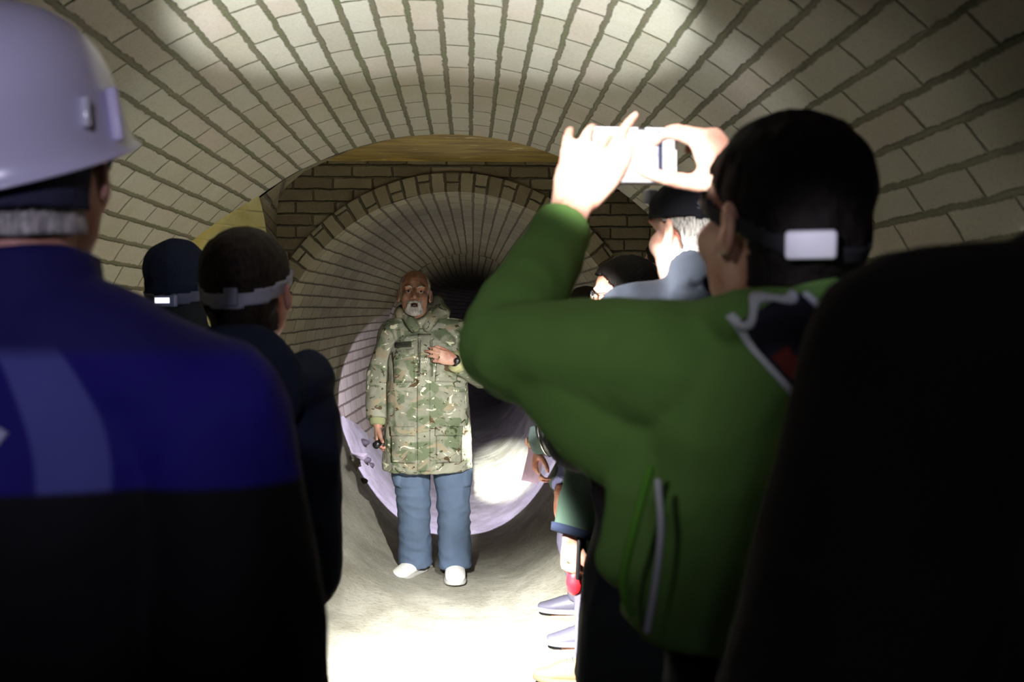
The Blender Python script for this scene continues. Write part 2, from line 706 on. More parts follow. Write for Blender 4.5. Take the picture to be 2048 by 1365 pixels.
# floor: trodden wet silt that dishes up at the sides
def floor_z(x, y):
    t = min(1.0, max(0.0, (y - 4.9) / 0.75))
    t = t * t * (3 - 2 * t)
    t2 = min(1.0, max(0.0, (y - 5.9) / 1.0))
    amp = 0.10 + 0.42 * t + 0.24 * t2 * t2 * (3 - 2 * t2)
    up = 0.0 if y < 7 else 0.07 * (y - 7)
    xx = abs(x + 0.085)
    return amp * (min(xx, 0.86) / 0.84) ** 2.6 + min(up, 0.35) * 0.5
rows, uvs = [], []
ys = [-3.2 + 0.06 * i for i in range(int(15.5 / 0.06))] + [12.3 + 0.5 * i for i in range(1, 40)]
xs = [-1.3 + 0.04 * j for j in range(66)]
for y in ys:
    r = []
    for x in xs:
        n = 0.012 * noise.noise(V((x * 2.2, y * 1.6, 0))) + 0.006 * noise.noise(V((x * 9, y * 7, 2))) + 0.003 * noise.noise(V((x * 24, y * 20, 5)))
        far = 1.0 if y < 13 else 1.0
        bend = 0.0 if y < D3 + 3 else 0.035 * (y - D3 - 3) ** 2
        r.append((x * far + bend, y, floor_z(x, y) + n))
    rows.append(r)
    uvs.append([(p[0], p[1]) for p in r])
def floor_mat():
    k = Nodes('wet_silt')
    o = k.coord()
    n = k.noise(o, 3.0, 6, 0.62, 0.3)
    f = k.noise(o, 45, 5, 0.65)
    c = k.mix(k.step(n, 0.35, 0.7), srgb('#8c897c'), srgb('#a8a599'))
    c = k.mix(k.math('MULTIPLY', k.step(f, 0.52, 0.72), 0.45), c, srgb('#5d584a'))
    gr = k.voronoi(o, 60)
    grit = k.math('MULTIPLY', k.step(gr, 0.05, 0.16, 1.0, 0.0), k.step(k.noise(o, 9, 2), 0.5, 0.62))
    c = k.mix(k.math('MULTIPLY', grit, 0.7), c, srgb('#dcdacd'))
    k.col(c)
    k.bump(k.math('ADD', k.math('MULTIPLY', n, 1.2), k.math('ADD', k.math('MULTIPLY', f, 0.6), k.math('MULTIPLY', grit, 0.7))), 0.7, 0.012)
    k.set(Roughness=k.step(k.noise(o, 7, 4), 0.35, 0.6, 0.38, 0.8))
    return k.m
surface('floor', rows, floor_mat(), uvs)

# loose bricks and rubble at the foot of the left wall
BR = mat_plain('loose_brick', '#8f887a', 0.8, var=0.25, scale=30, bump=0.5, bdist=0.006)
def rubble(name, px, py, y, size, rot, label, cat, mat, group=None):
    p = P(px, py, y)
    bm = bmesh.new()
    box(bm, (0, 0, 0), size, bev=min(size) * 0.1, seg=2)
    bmesh.ops.subdivide_edges(bm, edges=bm.edges, cuts=2, use_grid_fill=True)
    for v in bm.verts:
        v.co += V(noise.noise_vector(v.co * 30 + V((px, py, 0)))) * min(size) * 0.06
    o = bm_obj(name, bm, mat)
    o.location = p
    o.rotation_euler = rot
    return tag(o, label, cat, group)
rubble('loose_brick', 700, 925, 6.95, (0.13, 0.10, 0.075), (0.1, 0.42, 0.2), 'loose pale brick end resting on the floor by the left tunnel wall', 'brick', BR)
rubble('loose_brick', 704, 912, 7.08, (0.085, 0.20, 0.03), (0.05, -0.1, 1.35), 'flat pale brick slip lying just behind the loose brick end', 'brick', BR)
ST = mat_plain('dark_stone', '#4d4740', 0.7, var=0.3, scale=25, bump=0.5)
for i, (px, py, y, s) in enumerate([(726, 952, 6.9, 0.03), (731, 905, 7.4, 0.04), (742, 915, 7.5, 0.03), (728, 893, 7.7, 0.045)]):
    p = P(px, py, y)
    bm = bmesh.new()
    bmesh.ops.create_icosphere(bm, subdivisions=3, radius=s)
    for v in bm.verts:
        v.co = V((v.co.x, v.co.y, v.co.z * 0.7)) + v.normal * s * 0.35 * noise.noise(v.co * 22 + V((i * 9, 0, 0)))
    o = bm_obj('stone', bm, ST)
    o.location = (p.x, p.y, floor_z(p.x, p.y) + s * 0.35)
    tag(o, ('small dark stone on the floor in front of the loose brick end', 'dark stone on the floor behind the brick slip', 'smallest dark stone, on the floor under the black torch', 'dark stone farthest back along the foot of the left tunnel wall')[i], 'stone')
# ------------------------------------------------------------------ people
SKIN = mat_skin('skin', '#c99a86')
SKIN_PALE = mat_skin('skin_pale', '#d9b09c', '#bf8070')
SKIN_RUDDY = mat_skin('skin_ruddy', '#b8917e', '#9c6250')
HAIR_DARK = mat_hair('hair_dark', '#17120f', '#3a2d24')
HAIR_BLACK = mat_hair('hair_black', '#0c0a0b', '#241d1c')
HAIR_GREY = mat_hair('hair_grey', '#7d7a78', '#cfcac6')
BLACK_CLOTH = mat_fabric('black_cloth', '#15151a')
RUBBER = mat_plain('black_plastic', '#141416', 0.4, spec=0.5)
WHITE_PLASTIC = mat_plain('white_plastic', '#d9d8e4', 0.4)
LENS = mat_plain('clear_plastic', '#c9ccd6', 0.15, spec=0.8)
STEEL = mat_plain('bright_metal', '#c9c9cc', 0.25, metal=1.0)
GOLD = mat_plain('ring_metal', '#e6d6a0', 0.25, metal=1.0)


def joints(H=1.75, **over):
    s = H / 1.75
    J = dict(pelvis=(0, 0, .93), waist=(0, 0, 1.08), chest=(0, .01, 1.28), sho=(0, 0, 1.415), neck=(0, 0, 1.47),
             hc=(0, .025, 1.628), hrot=(0, 0, 0), hs=1.0,
             shL=(-.185, 0, 1.405), elL=(-.235, -.03, 1.12), wrL=(-.24, .07, .88),
             shR=(.185, 0, 1.405), elR=(.235, -.03, 1.12), wrR=(.24, .07, .88),
             hipL=(-.09, 0, .92), knL=(-.10, .02, .50), anL=(-.105, -.02, .085),
             hipR=(.09, 0, .92), knR=(.10, .02, .50), anR=(.105, -.02, .085), toeL=(-.25, 1), toeR=(.25, 1))
    for k, v in J.items():
        if isinstance(v, tuple) and len(v) == 3 and k != 'hrot':
            J[k] = V(v) * s
    J['hs'] = s
    for k, v in over.items():
        J[k] = V(v) if (isinstance(v, tuple) and len(v) == 3 and k != 'hrot') else v
    J['s'] = s
    return J


def head_matrix(J):
    yaw, pitch, roll = J['hrot']
    rot = Matrix.Rotation(R(yaw), 4, 'Z') @ Matrix.Rotation(R(pitch), 4, 'X') @ Matrix.Rotation(R(roll), 4, 'Y')
    return Matrix.Translation(J['hc']) @ rot @ Matrix.Scale(J['hs'], 4)


def skull(bm, M, k=0.0, face=True, ears=True, jaw=1.0):
    """head shapes, all swollen by k; eye level at z = 0, the face looks along +y"""
    def e(c, r, rot=None, seg=20):
        ell(bm, c, tuple(x + k for x in r), M, rot, seg)
    e((0, -.018, .038), (.077, .098, .082), seg=28)
    e((0, -.045, -.005), (.066, .066, .075))
    e((0, .012, .03), (.071, .082, .075))
    e((0, .03, -.045), (.062 * jaw, .062, .074))
    e((0, .045, -.075), (.048 * jaw, .045, .045))
    e((0, .072, -.098), (.028 * jaw, .02, .022))
    if face:
        e((0, .066, .02), (.056, .03, .028))
        for sx in (-1, 1):
            e((sx * .041, .056, -.028), (.025, .028, .028))
            e((sx * .03, .084, .02), (.025, .012, .009))
            e((sx * .031, .0785, .0075), (.017, .008, .006), seg=14)
            e((sx * .031, .0765, -.0125), (.017, .008, .006), seg=14)
        loft(bm, [(0, .088, .012), (0, .101, -.012), (0, .109, -.032)], [.009, .011, .013], n=12, M=M)
        for sx in (-1, 1):
            e((sx * .014, .096, -.037), (.009, .012, .008), seg=12)
        e((0, .088, -.061), (.026, .012, .008))
        e((0, .086, -.080), (.022, .012, .008))
    if ears:
        for sx in (-1, 1):
            rot = Matrix.Rotation(R(sx * 22), 3, 'Z') @ Matrix.Rotation(R(-12), 3, 'X')
            e((sx * .083, -.012, -.012), (.008, .020, .033), rot, 16)
            e((sx * .079, .0, -.032), (.008, .011, .014), rot, 12)


def sculpt_head(me, M, mouth=0.0, deep=1.0):
    """press in eye sockets, the mouth and the ear hollows"""
    Mi = M.inverted()
    s = M.to_scale().x
    rules = [(V((sx * .031, .088, .0)), .017, .009 * deep, V((0, -1, 0))) for sx in (-1, 1)]
    rules += [(V((sx * .094, -.004, -.008)), .013, .006, V((-sx, 0.2, 0))) for sx in (-1, 1)]
    if mouth:
        rules.append((V((0, .098, -.071)), .016 * mouth, .022 * mouth, V((0, -1, 0))))
    else:
        rules.append((V((0, .1, -.071)), .007, .005, V((0, -1, 0))))
    for v in me.vertices:
        p = Mi @ v.co
        if p.z < -.16 or p.z > .16 or abs(p.x) > .13 or abs(p.y) > .16:
            continue
        d = V((0, 0, 0))
        for c, r, amt, dr in rules:
            q = p - c
            if c.x == 0:
                q.x *= 0.55
            w = math.exp(-(q.length / r) ** 2)
            d += dr * (amt * w)
        if d.length > 1e-5:
            v.co = M @ (p + d)
    me.update()


def hand(bm, wrist, f, n, thumb, curls=(25, 35, 25), spread=6, size=1.0, thumb_dir=None, each=None, thumb_curl=15):
    """f: along the fingers, n: out of the back of the hand, thumb: towards the thumb side"""
    w = V(wrist)
    f = V(f).normalized()
    n = V(n)
    n = (n - f * n.dot(f)).normalized()
    s = f.cross(n)
    if s.dot(V(thumb)) < 0:
        s = -s
    z = size
    loft(bm, [w - f * .02 * z, w + f * .02 * z, w + f * .055 * z, w + f * .088 * z],
         [(.027 * z, .020 * z), (.033 * z, .018 * z), (.040 * z, .016 * z), (.038 * z, .012 * z)], side=s, n=16, sub=3)
    ell(bm, w + f * .035 * z + s * .022 * z - n * .008 * z, (.018 * z,) * 3, seg=12)
    tips = []
    for i, (ln, off) in enumerate(((.95, .0), (1.06, .004), (.98, .0), (.78, -.008))):
        a = R(spread * (1.5 - i))
        d = (f * math.cos(a) + s * math.sin(a)).normalized()
        p = w + f * (.086 + off) * z + s * (.029 - .0195 * i) * z
        pts, rad = [p - d * .012 * z, p], [.0098 * z, .0096 * z]
        ang = 0
        c = (each[i] if each else curls)
        for k, (seg, rr) in enumerate(((.045, .0088), (.027, .0080), (.021, .0066))):
            ang += c[k]
            dd = d * math.cos(R(ang)) - n * math.sin(R(ang))
            p = p + dd * seg * ln * z
            pts.append(p)
            rad.append(rr * z)
        loft(bm, pts, rad, side=s, n=10, sub=3)
        tips.append(p)
    td = V(thumb_dir).normalized() if thumb_dir else (f * .62 + s * .72 - n * .3).normalized()
    p = w + f * .022 * z + s * .024 * z - n * .006 * z
    pts, rad = [p], [.015 * z]
    ax = td.cross(f).normalized()
    for k, (seg, rr) in enumerate(((.042, .0125), (.033, .0105), (.026, .0085))):
        td2 = Quaternion(ax, R(thumb_curl * k)) @ td
        p = p + td2 * seg * z
        pts.append(p)
        rad.append(rr * z)
    loft(bm, pts, rad, side=s, n=10, sub=3)
    tips.append(p)
    return tips


def body(J, parent, skin, hands=(), voxel=0.006, mouth=0.0, jaw=1.0, smooth=4, legs=True, deep=1.0, face=True):
    """hands: functions that add a hand to the mesh"""
    s = J['s']
    bm = bmesh.new()
    M = head_matrix(J)
    skull(bm, M, jaw=jaw, face=face)
    hb = M @ V((0, -.025, -.05))
    mid = (hb + J['neck']) * .5 + V((0, -.006, 0))
    loft(bm, [hb, mid, J['neck'], J['sho']], [.056 * s, .055 * s, .062 * s, .09 * s], n=20)
    loft(bm, [J['pelvis'] + V((0, 0, -.06)), J['waist'], J['chest'], J['sho']],
         [(.14 * s, .095 * s), (.125 * s, .09 * s), (.15 * s, .10 * s), (.10 * s, .065 * s)], n=24)
    for q in 'LR':
        loft(bm, [J['sho'].lerp(J['sh' + q], .5), J['sh' + q], J['el' + q], J['wr' + q]], [.055 * s, .052 * s, .040 * s, .026 * s], n=16)
        if legs:
            loft(bm, [J['hip' + q], J['kn' + q], J['an' + q]], [.078 * s, .052 * s, .036 * s], n=16)
            t = V((J['toe' + q][0], J['toe' + q][1], 0)).normalized()
            a = J['an' + q]
            loft(bm, [a + V((0, 0, -.02)) - t * .035, a + V((0, 0, -.035)) + t * .06, a + V((0, 0, -.052)) + t * .14], [.034 * s, .033 * s, .022 * s], n=12)
    for h in hands:
        h(bm)
    me = fuse(bm, voxel, smooth)
    if face:
        sculpt_head(me, M, mouth, deep)
    me.name = 'body'
    return link('body', me, skin, parent)


def head_shell(J, k, keep, voxel=0.006, thick=0.014, noise_amp=0.0, nf=40, smooth=4, ears=False, jaw=1.0, fx=None):
    """a close-fitting shell over the head (hair, hat, strap), kept where keep(p) in head space"""
    bm = bmesh.new()
    M = Matrix.Identity(4)
    skull(bm, M, k, face=False, ears=ears, jaw=jaw)
    # nape
    loft(bm, [(0, -.03, -.05), (0, -.035, -.13)], [.06 + k, .056 + k], n=20)
    me = fuse(bm, voxel, smooth)
    if fx:
        displace(me, fx)
    if noise_amp:
        displace(me, lambda c, n: c + n * noise_amp * noise.noise(V((c.x * nf, c.y * nf, c.z * nf * .45))))
    me = trim(me, keep, thick)
    me.transform(head_matrix(J))
    return me


def hairline(p):
    """short hair: above the ears, down to the nape, back from the forehead"""
    if p.y > .055:
        return p.z > .072
    if p.y > .012:
        return p.z > .02 + (p.y - .012) * 1.2
    if p.y > -.03:
        return p.z > .018 - max(0, (-.005 - p.y)) * 1.2
    return p.z > -.075


def band(a, b, tilt=0.0, y0=0.0):
    return lambda p: a < p.z - (p.y - y0) * tilt < b


def coat(J, parent, name, mat, hem, w=1.0, d=1.0, sleeve=(.075, .066, .054), collar=0.06, voxel=0.008, smooth=5, fold=0.008, ff=(7, 7, 5),
         hemr=None, arms='LR', cuff=.93, sub=None, torso=None, extra=None, seed=1.0, collar_r=.072, fx=None, sleeve_end=None, shoulder=.072):
    s = J['s']
    bm = bmesh.new()
    hemr = hemr or (.20, .15)
    hz = hem
    wz = J['waist'].z
    pts = torso[0] if torso else [V((J['pelvis'].x, J['pelvis'].y, hz)), V((J['pelvis'].x, J['pelvis'].y, (hz + wz) / 2)), J['waist'], J['chest'], J['sho'] + V((0, 0, -.01)), J['neck'] + V((0, 0, -.012))]
    rad = torso[1] if torso else [(hemr[0] * w, hemr[1] * d), (.188 * w, .142 * d), (.178 * w, .134 * d), (.185 * w, .138 * d), (.145 * w, .105 * d), (.085 * w, .082 * d)]
    loft(bm, pts, [(a * s, b * s) for a, b in rad], n=32, cap='flat', power=2.3)
    hb = head_matrix(J) @ V((0, -.025, -.06))
    up = (hb - J['neck']).normalized()
    loft(bm, [J['neck'] - up * .03, J['neck'] + up * collar * .5, J['neck'] + up * collar], [(collar_r + .02) * s, (collar_r + .004) * s, collar_r * s], n=24, cap='flat')
    for q in arms:
        sh, el, wr = J['sh' + q], J['el' + q], J['wr' + q]
        end = el.lerp(wr, cuff)
        loft(bm, [J['sho'].lerp(sh, .35) + V((0, 0, -.01)), sh], [.085 * s, shoulder * s], n=20)
        loft(bm, [sh, sh.lerp(el, .5), el, el.lerp(wr, .5), end], [sleeve[0] * s, (sleeve[0] + sleeve[1]) / 2 * s, sleeve[1] * s, (sleeve[1] + sleeve[2]) / 2 * s, sleeve[2] * s], n=20, cap='flat')
        ell(bm, el, sleeve[1] * s)
    if extra:
        extra(bm)
    me = fuse(bm, voxel, smooth)
    if fold:
        displace(me, folds(fold, ff, seed))
    if fx:
        displace(me, fx)
    me.name = name
    return link(name, me, mat, parent)


def trousers(J, parent, mat, top, r=(.098, .078, .072, .074), voxel=0.010, fold=0.008, hem=.045, seed=2.0, ff=(6, 6, 9), name='trousers'):
    s = J['s']
    bm = bmesh.new()
    p = J['pelvis']
    loft(bm, [V((p.x, p.y, top)), p + V((0, 0, .02)), p + V((0, 0, -.07))], [(.155 * s, .115 * s), (.165 * s, .125 * s), (.15 * s, .115 * s)], n=24, cap='flat')
    for q in 'LR':
        an = J['an' + q] + V((0, 0, hem - J['an' + q].z + .005))
        loft(bm, [J['hip' + q], J['hip' + q].lerp(J['kn' + q], .5), J['kn' + q], J['kn' + q].lerp(an, .5), an], [r[0] * s, (r[0] + r[1]) / 2 * s, r[1] * s, r[2] * s, r[3] * s], n=20, cap='flat')
    me = fuse(bm, voxel, 4)
    displace(me, folds(fold, ff, seed))
    me.name = name
    return link(name, me, mat, parent)


def shoe(J, q, parent, mat, solemat, L=.29, W=.052, name='shoe', voxel=.005, lace=None, high=0.0):
    a = J['an' + q]
    t = V((J['toe' + q][0], J['toe' + q][1], 0)).normalized()
    g = V((a.x, a.y, 0))
    side = V((t.y, -t.x, 0))
    bm = bmesh.new()
    loft(bm, [g - t * .065 + V((0, 0, .055)), g + V((0, 0, .062)), g + t * .09 + V((0, 0, .05)), g + t * (L - .135) + V((0, 0, .037)), g + t * (L - .085) + V((0, 0, .03))],
         [(W * .72, .04), (W * .78, .046), (W * .92, .038), (W * .9, .027), (W * .66, .018)], side=side, n=20)
    loft(bm, [g - t * .02 + V((0, 0, .05)), g - t * .022 + V((0, 0, .105 + high))], [(W * .78, W * .95), (W * .78, W * .95)], side=side, n=18, cap='flat')
    me = fuse(bm, voxel, 3)
    o = link(name, me, mat, parent)
    bm = bmesh.new()
    loft(bm, [g - t * .085 + V((0, 0, .016)), g - t * .05 + V((0, 0, .016)), g + t * .03 + V((0, 0, .016)), g + t * (L - .16) + V((0, 0, .016)), g + t * (L - .095) + V((0, 0, .018)), g + t * (L - .065) + V((0, 0, .022))],
         [(W * .55, .016), (W * .8, .016), (W * .85, .015), (W * 1.02, .015), (W * .85, .015), (W * .4, .012)], side=side, n=20, cap='flat', power=3.5)
    bm_obj('sole', bm, solemat, o)
    if lace:
        bm = bmesh.new()
        for i in range(4):
            c = g + t * (.035 + .024 * i) + V((0, 0, .099 - .0085 * i))
            loft(bm, [c - side * W * .45, c + side * W * .45 + t * .012], [.0035, .0035], side=(0, 0, 1), n=6, sub=1)
        bm_obj('laces', bm, lace, o)
    return o


def eyes(J, parent, skin):
    M = head_matrix(J)
    k = Nodes('eye')
    s = k.sep(k.coord())
    r = k.math('SQRT', k.math('ADD', k.math('MULTIPLY', s[0], s[0]), k.math('MULTIPLY', s[2], s[2])))
    k.col(k.mix(k.step(r, .0050, .0058), srgb('#2b211c'), srgb('#cfc6c0')))
    k.set(Roughness=.15)
    for sx in (-1, 1):
        bm = bmesh.new()
        ell(bm, (0, 0, 0), .0118)
        o = bm_obj('eye', bm, k.m, parent)
        o.matrix_local = M @ Matrix.Translation((sx * .031, .0695, -.002))
        bm = bmesh.new()
        ell(bm, (0, 0, 0), .0131, seg=32)
        bmesh.ops.delete(bm, geom=[f for f in bm.faces if -.0062 < f.calc_center_median().z < .0030 + .12 * abs(f.calc_center_median().x)], context='FACES')
        bm_obj('eyelid', bm, skin, o)
# ---- the speaker in camouflage --------------------------------------------------------------------
def camo_mat():
    k = Nodes('camouflage_cloth')
    o = k.coord()
    o2 = k.vmath('MULTIPLY', o, (1.0, 1.0, 1.5))
    def blot(sc, lo, hi, seed, dist=1.4, det=3):
        return k.step(k.noise(k.vmath('ADD', o2, (seed, seed * 2, seed * 3)), sc, det, 0.5, dist), lo, hi)
    c = k.mix(blot(5, .40, .60, 1), srgb('#77786a'), srgb('#8b8b7d'))
    c = k.mix(blot(5, .50, .57, 4), c, srgb('#5f6852'))
    c = k.mix(blot(6, .56, .62, 9), c, srgb('#877e6a'))
    c = k.mix(blot(7.5, .63, .65, 13, 2.2), c, srgb('#4b3d2b'))
    c = k.mix(blot(8.5, .635, .655, 22, 2.6), c, srgb('#3a402c'))
    c = k.mix(blot(8.5, .64, .658, 31, 2.6), c, srgb('#cfcdb4'))
    k.col(c)
    k.bump(k.math('ADD', k.noise(o, 16, 4, .55, .8), k.math('MULTIPLY', k.noise(o, 600, 2), .05)), .35, .02)
    k.set(Roughness=.85)
    k.b.inputs['Specular IOR Level'].default_value = .2
    return k.m
CAMO = camo_mat()
DENIM = mat_fabric('blue_trouser_cloth', '#54637a', var=.18, fold=18)
SHOE_WHITE = mat_plain('white_shoe', '#eceae6', .6, var=.05)
SOLE_GREY = mat_plain('grey_sole', '#a9a7a4', .7)
TAPE = mat_plain('dark_green_tape', '#2c3022', .8)
INK = mat_plain('black_thread', '#0c0d0a', .8)
PALE_THREAD = mat_plain('pale_thread', '#e2e0d2', .8)

g = thing('person', 'man in camouflage jacket and white shoes speaking with one hand raised to his chest', 'person', (-.25, 5.87, floor_z(-.25, 5.87) - .004), math.pi)
J = joints(1.80, hc=(.068, .10, 1.668), hrot=(3, 7, -2), hs=1.13, neck=(.03, .03, 1.515), sho=(.005, 0, 1.455), chest=(0, .02, 1.28), waist=(-.005, .03, 1.06),
           shR=(.19, .0, 1.44), elR=(.275, -.03, 1.165), wrR=(.285, .06, .90),
           shL=(-.175, .0, 1.44), elL=(-.325, .05, 1.205), wrL=(-.165, .235, 1.285),
           hipL=(-.11, 0, .93), knL=(-.15, .02, .50), anL=(-.16, .0, .085), hipR=(.10, 0, .93), knR=(.085, .02, .50), anR=(.075, -.07, .085),
           toeL=(-.03, 1), toeR=(.55, 1))
def gR(bm):
    hand(bm, J['wrR'] + V((0, 0.0, -.01)), (.02, .25, -1), (1, .0, .1), (0, 1, 0), curls=(48, 70, 50), spread=2, size=1.08, thumb_dir=(-.25, .75, -.6), thumb_curl=-8)
def gL(bm):
    hand(bm, J['wrL'], (.90, .22, .28), (-.1, 1, .15), (.1, 0, 1), curls=(22, 30, 22), spread=3, size=1.05, each=[(22, 34, 24), (20, 30, 22), (26, 36, 26), (34, 44, 30)], thumb_dir=(.75, -.15, .55))
body(J, g, SKIN_RUDDY, (gR, gL), voxel=.0036, mouth=1.0, jaw=1.08, smooth=3, deep=1.1)
eyes(J, g, SKIN_RUDDY)
bm = bmesh.new()
ell(bm, (0, .0875, -.072), (.0165, .009, .0095), head_matrix(J))
bm_obj('mouth', bm, mat_plain('mouth_inside', '#2a0f0c', .5), g)
# beard, moustache and cropped hair
Mh = head_matrix(J)
def beard_keep(p):
    if p.y < .03 or p.z > -.048 or abs(p.x) > .046:
        return False
    if abs(p.x) < .019 and -.084 < p.z < -.062:
        return False
    if p.z > -.084:
        return p.z < -.053 and abs(p.x) < .037
    return True
bm = bmesh.new()
skull(bm, Matrix.Identity(4), .003, face=False, ears=False, jaw=1.08)
for sx in (-1, 1):
    loft(bm, [(sx * .004, .1, -.054), (sx * .022, .096, -.06), (sx * .034, .083, -.078), (sx * .034, .074, -.095)], [.0055, .0065, .0065, .006], n=10)
ell(bm, (0, .078, -.108), (.028, .02, .02))
me = fuse(bm, .005, 2)
displace(me, lambda c, n: c + n * .003 * noise.noise(c * 120))
me = trim(me, beard_keep, .01)
me.transform(Mh)
link('beard', me, HAIR_GREY, g)
hm = head_shell(J, .003, lambda p: (p.y < .03 and p.z > -.01 + max(0, p.y) * .8 and abs(p.x) > .035 and p.z < .085) or (p.y < -.05 and -.06 < p.z < .07), thick=.007, noise_amp=.0015, nf=90)
link('hair', hm, HAIR_GREY, g)
for sx in (-1, 1):
    bm = bmesh.new()
    loft(bm, [(sx * .014, .093, .017), (sx * .03, .093, .024), (sx * .047, .078, .020)], [.004, .0052, .003], n=8, M=Mh)
    bm_obj('eyebrow', bm, HAIR_GREY, g)

def hood(bm):
    n = J['neck']
    pts, rad = [], []
    for i in range(13):
        a = R(-205 + 230 * i / 12)
        pts.append(n + V((.118 * math.cos(a), -.015 + .095 * math.sin(a), .03 + .035 * max(0, -math.sin(a)) + .01)))
        rad.append((.036, .046))
    loft(bm, pts, rad, side=(0, 0, 1), n=14, sub=2)
    for sx in (-1, 1):
        loft(bm, [n + V((sx * .105, .0, .06)), n + V((sx * .075, .065, .015)), n + V((sx * .035, .105, -.05))], [(.03, .035), (.03, .03), (.028, .02)], n=12, sub=3)
    loft(bm, [n + V((-.09, -.08, .11)), n + V((-.105, -.06, .05))], [.035, .05], n=12)
torso = ([V((.0, .03, .652)), V((0, .04, .80)), V((-.005, .045, .97)), V((0, .045, 1.13)), V((0, .03, 1.30)), V((.005, .005, 1.43)), V((.02, .02, 1.50))],
         [(.256, .185), (.248, .19), (.236, .19), (.228, .175), (.215, .16), (.165, .115), (.09, .085)])
jk = coat(J, g, 'jacket', CAMO, .652, torso=torso, sleeve=(.088, .086, .066), voxel=.006, fold=.013, ff=(8, 8, 6), seed=3.2, extra=hood, cuff=.86, collar=.05, collar_r=.085, shoulder=.085)
bj = bvh_of(jk.data)
# cuffs
for q in 'RL':
    el, wr = J['el' + q], J['wr' + q]
    a, b = el.lerp(wr, .82), el.lerp(wr, .99)
    bm = bmesh.new()
    loft(bm, [a, a.lerp(b, .5), b], [.054, .053, .047] if q == 'R' else [.062, .064, .062], n=20, cap='flat')
    bm_obj('cuff', bm, mat_plain('cuff_cloth', '#7f8360' if q == 'R' else '#a9a87c', .9, var=.15), jk)
# pockets, flaps, storm flap, tapes: cloth laid on the jacket
fr = (0, -1, 0)
def pk(name, x, z, w, h, lift=.004, bulge=.012, tilt=0.0, mat=CAMO, label=None, nx=14, ny=12, par=None):
    ux = V((math.cos(R(tilt)), 0, math.sin(R(tilt))))
    uy = V((-math.sin(R(tilt)), 0, math.cos(R(tilt))))
    return patch(name, bj, V((x, .2, z)), ux, uy, w, h, nx, ny, fr, .004, mat, par or jk, lift, bulge=bulge, label=label, reach=.6)
pk('storm_flap', .012, 1.045, .075, .78, .004, .006, nx=8, ny=50)
for x, tl in ((.128, -4), (-.118, 4)):
    p_ = pk('pocket', x, 1.235, .125, .15, bulge=.018, tilt=tl)
    pk('flap', x, 1.315, .135, .055, lift=.02, bulge=.008, tilt=tl * 2.5, par=p_ or jk)
for x in (.13, -.13):
    p_ = pk('pocket', x, .79, .145, .18, bulge=.012)
    pk('flap', x, .885, .155, .055, lift=.016, bulge=.008, tilt=3 if x < 0 else -3, par=p_ or jk)
tp = pk('name_tape', .135, 1.375, .095, .030, lift=.012, bulge=.002, mat=TAPE, tilt=-5)
def face_text(txt, x, z, size, mat, name, lift, depth=.0006):
    M = Matrix.Translation((x, .35, z)) @ Matrix.Rotation(math.pi, 4, 'Z') @ Matrix.Rotation(math.pi / 2, 4, 'X')
    return lettering(name, txt, size, M, mat, jk, bj, fr, lift, depth)
face_text('ABILAST', .135, 1.375, .023, INK, 'name_lettering', .018)
pk('rank_tab', .018, 1.265, .05, .075, lift=.012, bulge=.004)
face_text('ROYAL\nNAVY', .018, 1.285, .021, PALE_THREAD, 'chest_lettering', .021)
for x in (.028, -.035):
    tube('drawcord', [V((x, .235, 1.40)), V((x * 1.1, .255, 1.30)), V((x * 1.15, .265, 1.20))], .0025, TAPE, jk)
tr = trousers(J, g, DENIM, 1.0, r=(.118, .098, .092, .098), voxel=.008, fold=.014, hem=.055, ff=(6, 6, 11), seed=5)
tb = bvh_of(tr.data)
for sx in (-1, 1):
    patch('cargo_pocket', tb, V((sx * .3, .03, .62)), (0, 1, 0), (0, 0, 1), .15, .16, 8, 8, (-sx, 0, 0), .004, DENIM, tr, .004, bulge=.012, reach=.3)
for q in 'LR':
    shoe(J, q, g, SHOE_WHITE, SOLE_GREY, L=.315, W=.064, lace=mat_plain('white_lace', '#dddbd8', .8))
# ring and wrist watch
f = V((.90, .22, .28)).normalized()
bm = bmesh.new()
c = J['wrL'] + f * .098 + V((.0, .004, -.012))
for i in range(16):
    pass
loft(bm, [c - f * .0035, c + f * .0035], [.0125, .0125], n=16, cap='flat', sub=1)
bm_obj('finger_ring', bm, GOLD, g)
bm = bmesh.new()
wl = J['elL'].lerp(J['wrL'], .98)
fa = (J['wrL'] - J['elL']).normalized()
loft(bm, [wl - fa * .012, wl + fa * .014], [.036, .034], n=20, cap='flat', sub=1)
ell(bm, wl + V((-.01, .035, .0)), (.02, .012, .02))
bm_obj('watch', bm, RUBBER, g)

# torch in his right hand
tz = thing('torch', 'small black torch held in the hanging hand of the man in camouflage', 'torch', (0, 0, 0))
wm = world(g)
hc_ = wm @ (J['wrR'] + V((-.022, .055, -.085)))
dr = (wm.to_3x3() @ V((.5, 1, -.35))).normalized()
bm = bmesh.new()
loft(bm, [-dr * .06, dr * .02, dr * .03, dr * .06], [.016, .016, .021, .022], n=20, cap='flat', sub=2)
tz.location = hc_
bm_obj('barrel', bm, RUBBER, tz)
bm = bmesh.new()
loft(bm, [dr * .0595, dr * .0625], [.0185, .0185], n=20, cap='flat', sub=1)
bm_obj('lens', bm, mat_plain('dark_lens', '#1c1c20', .15), tz)

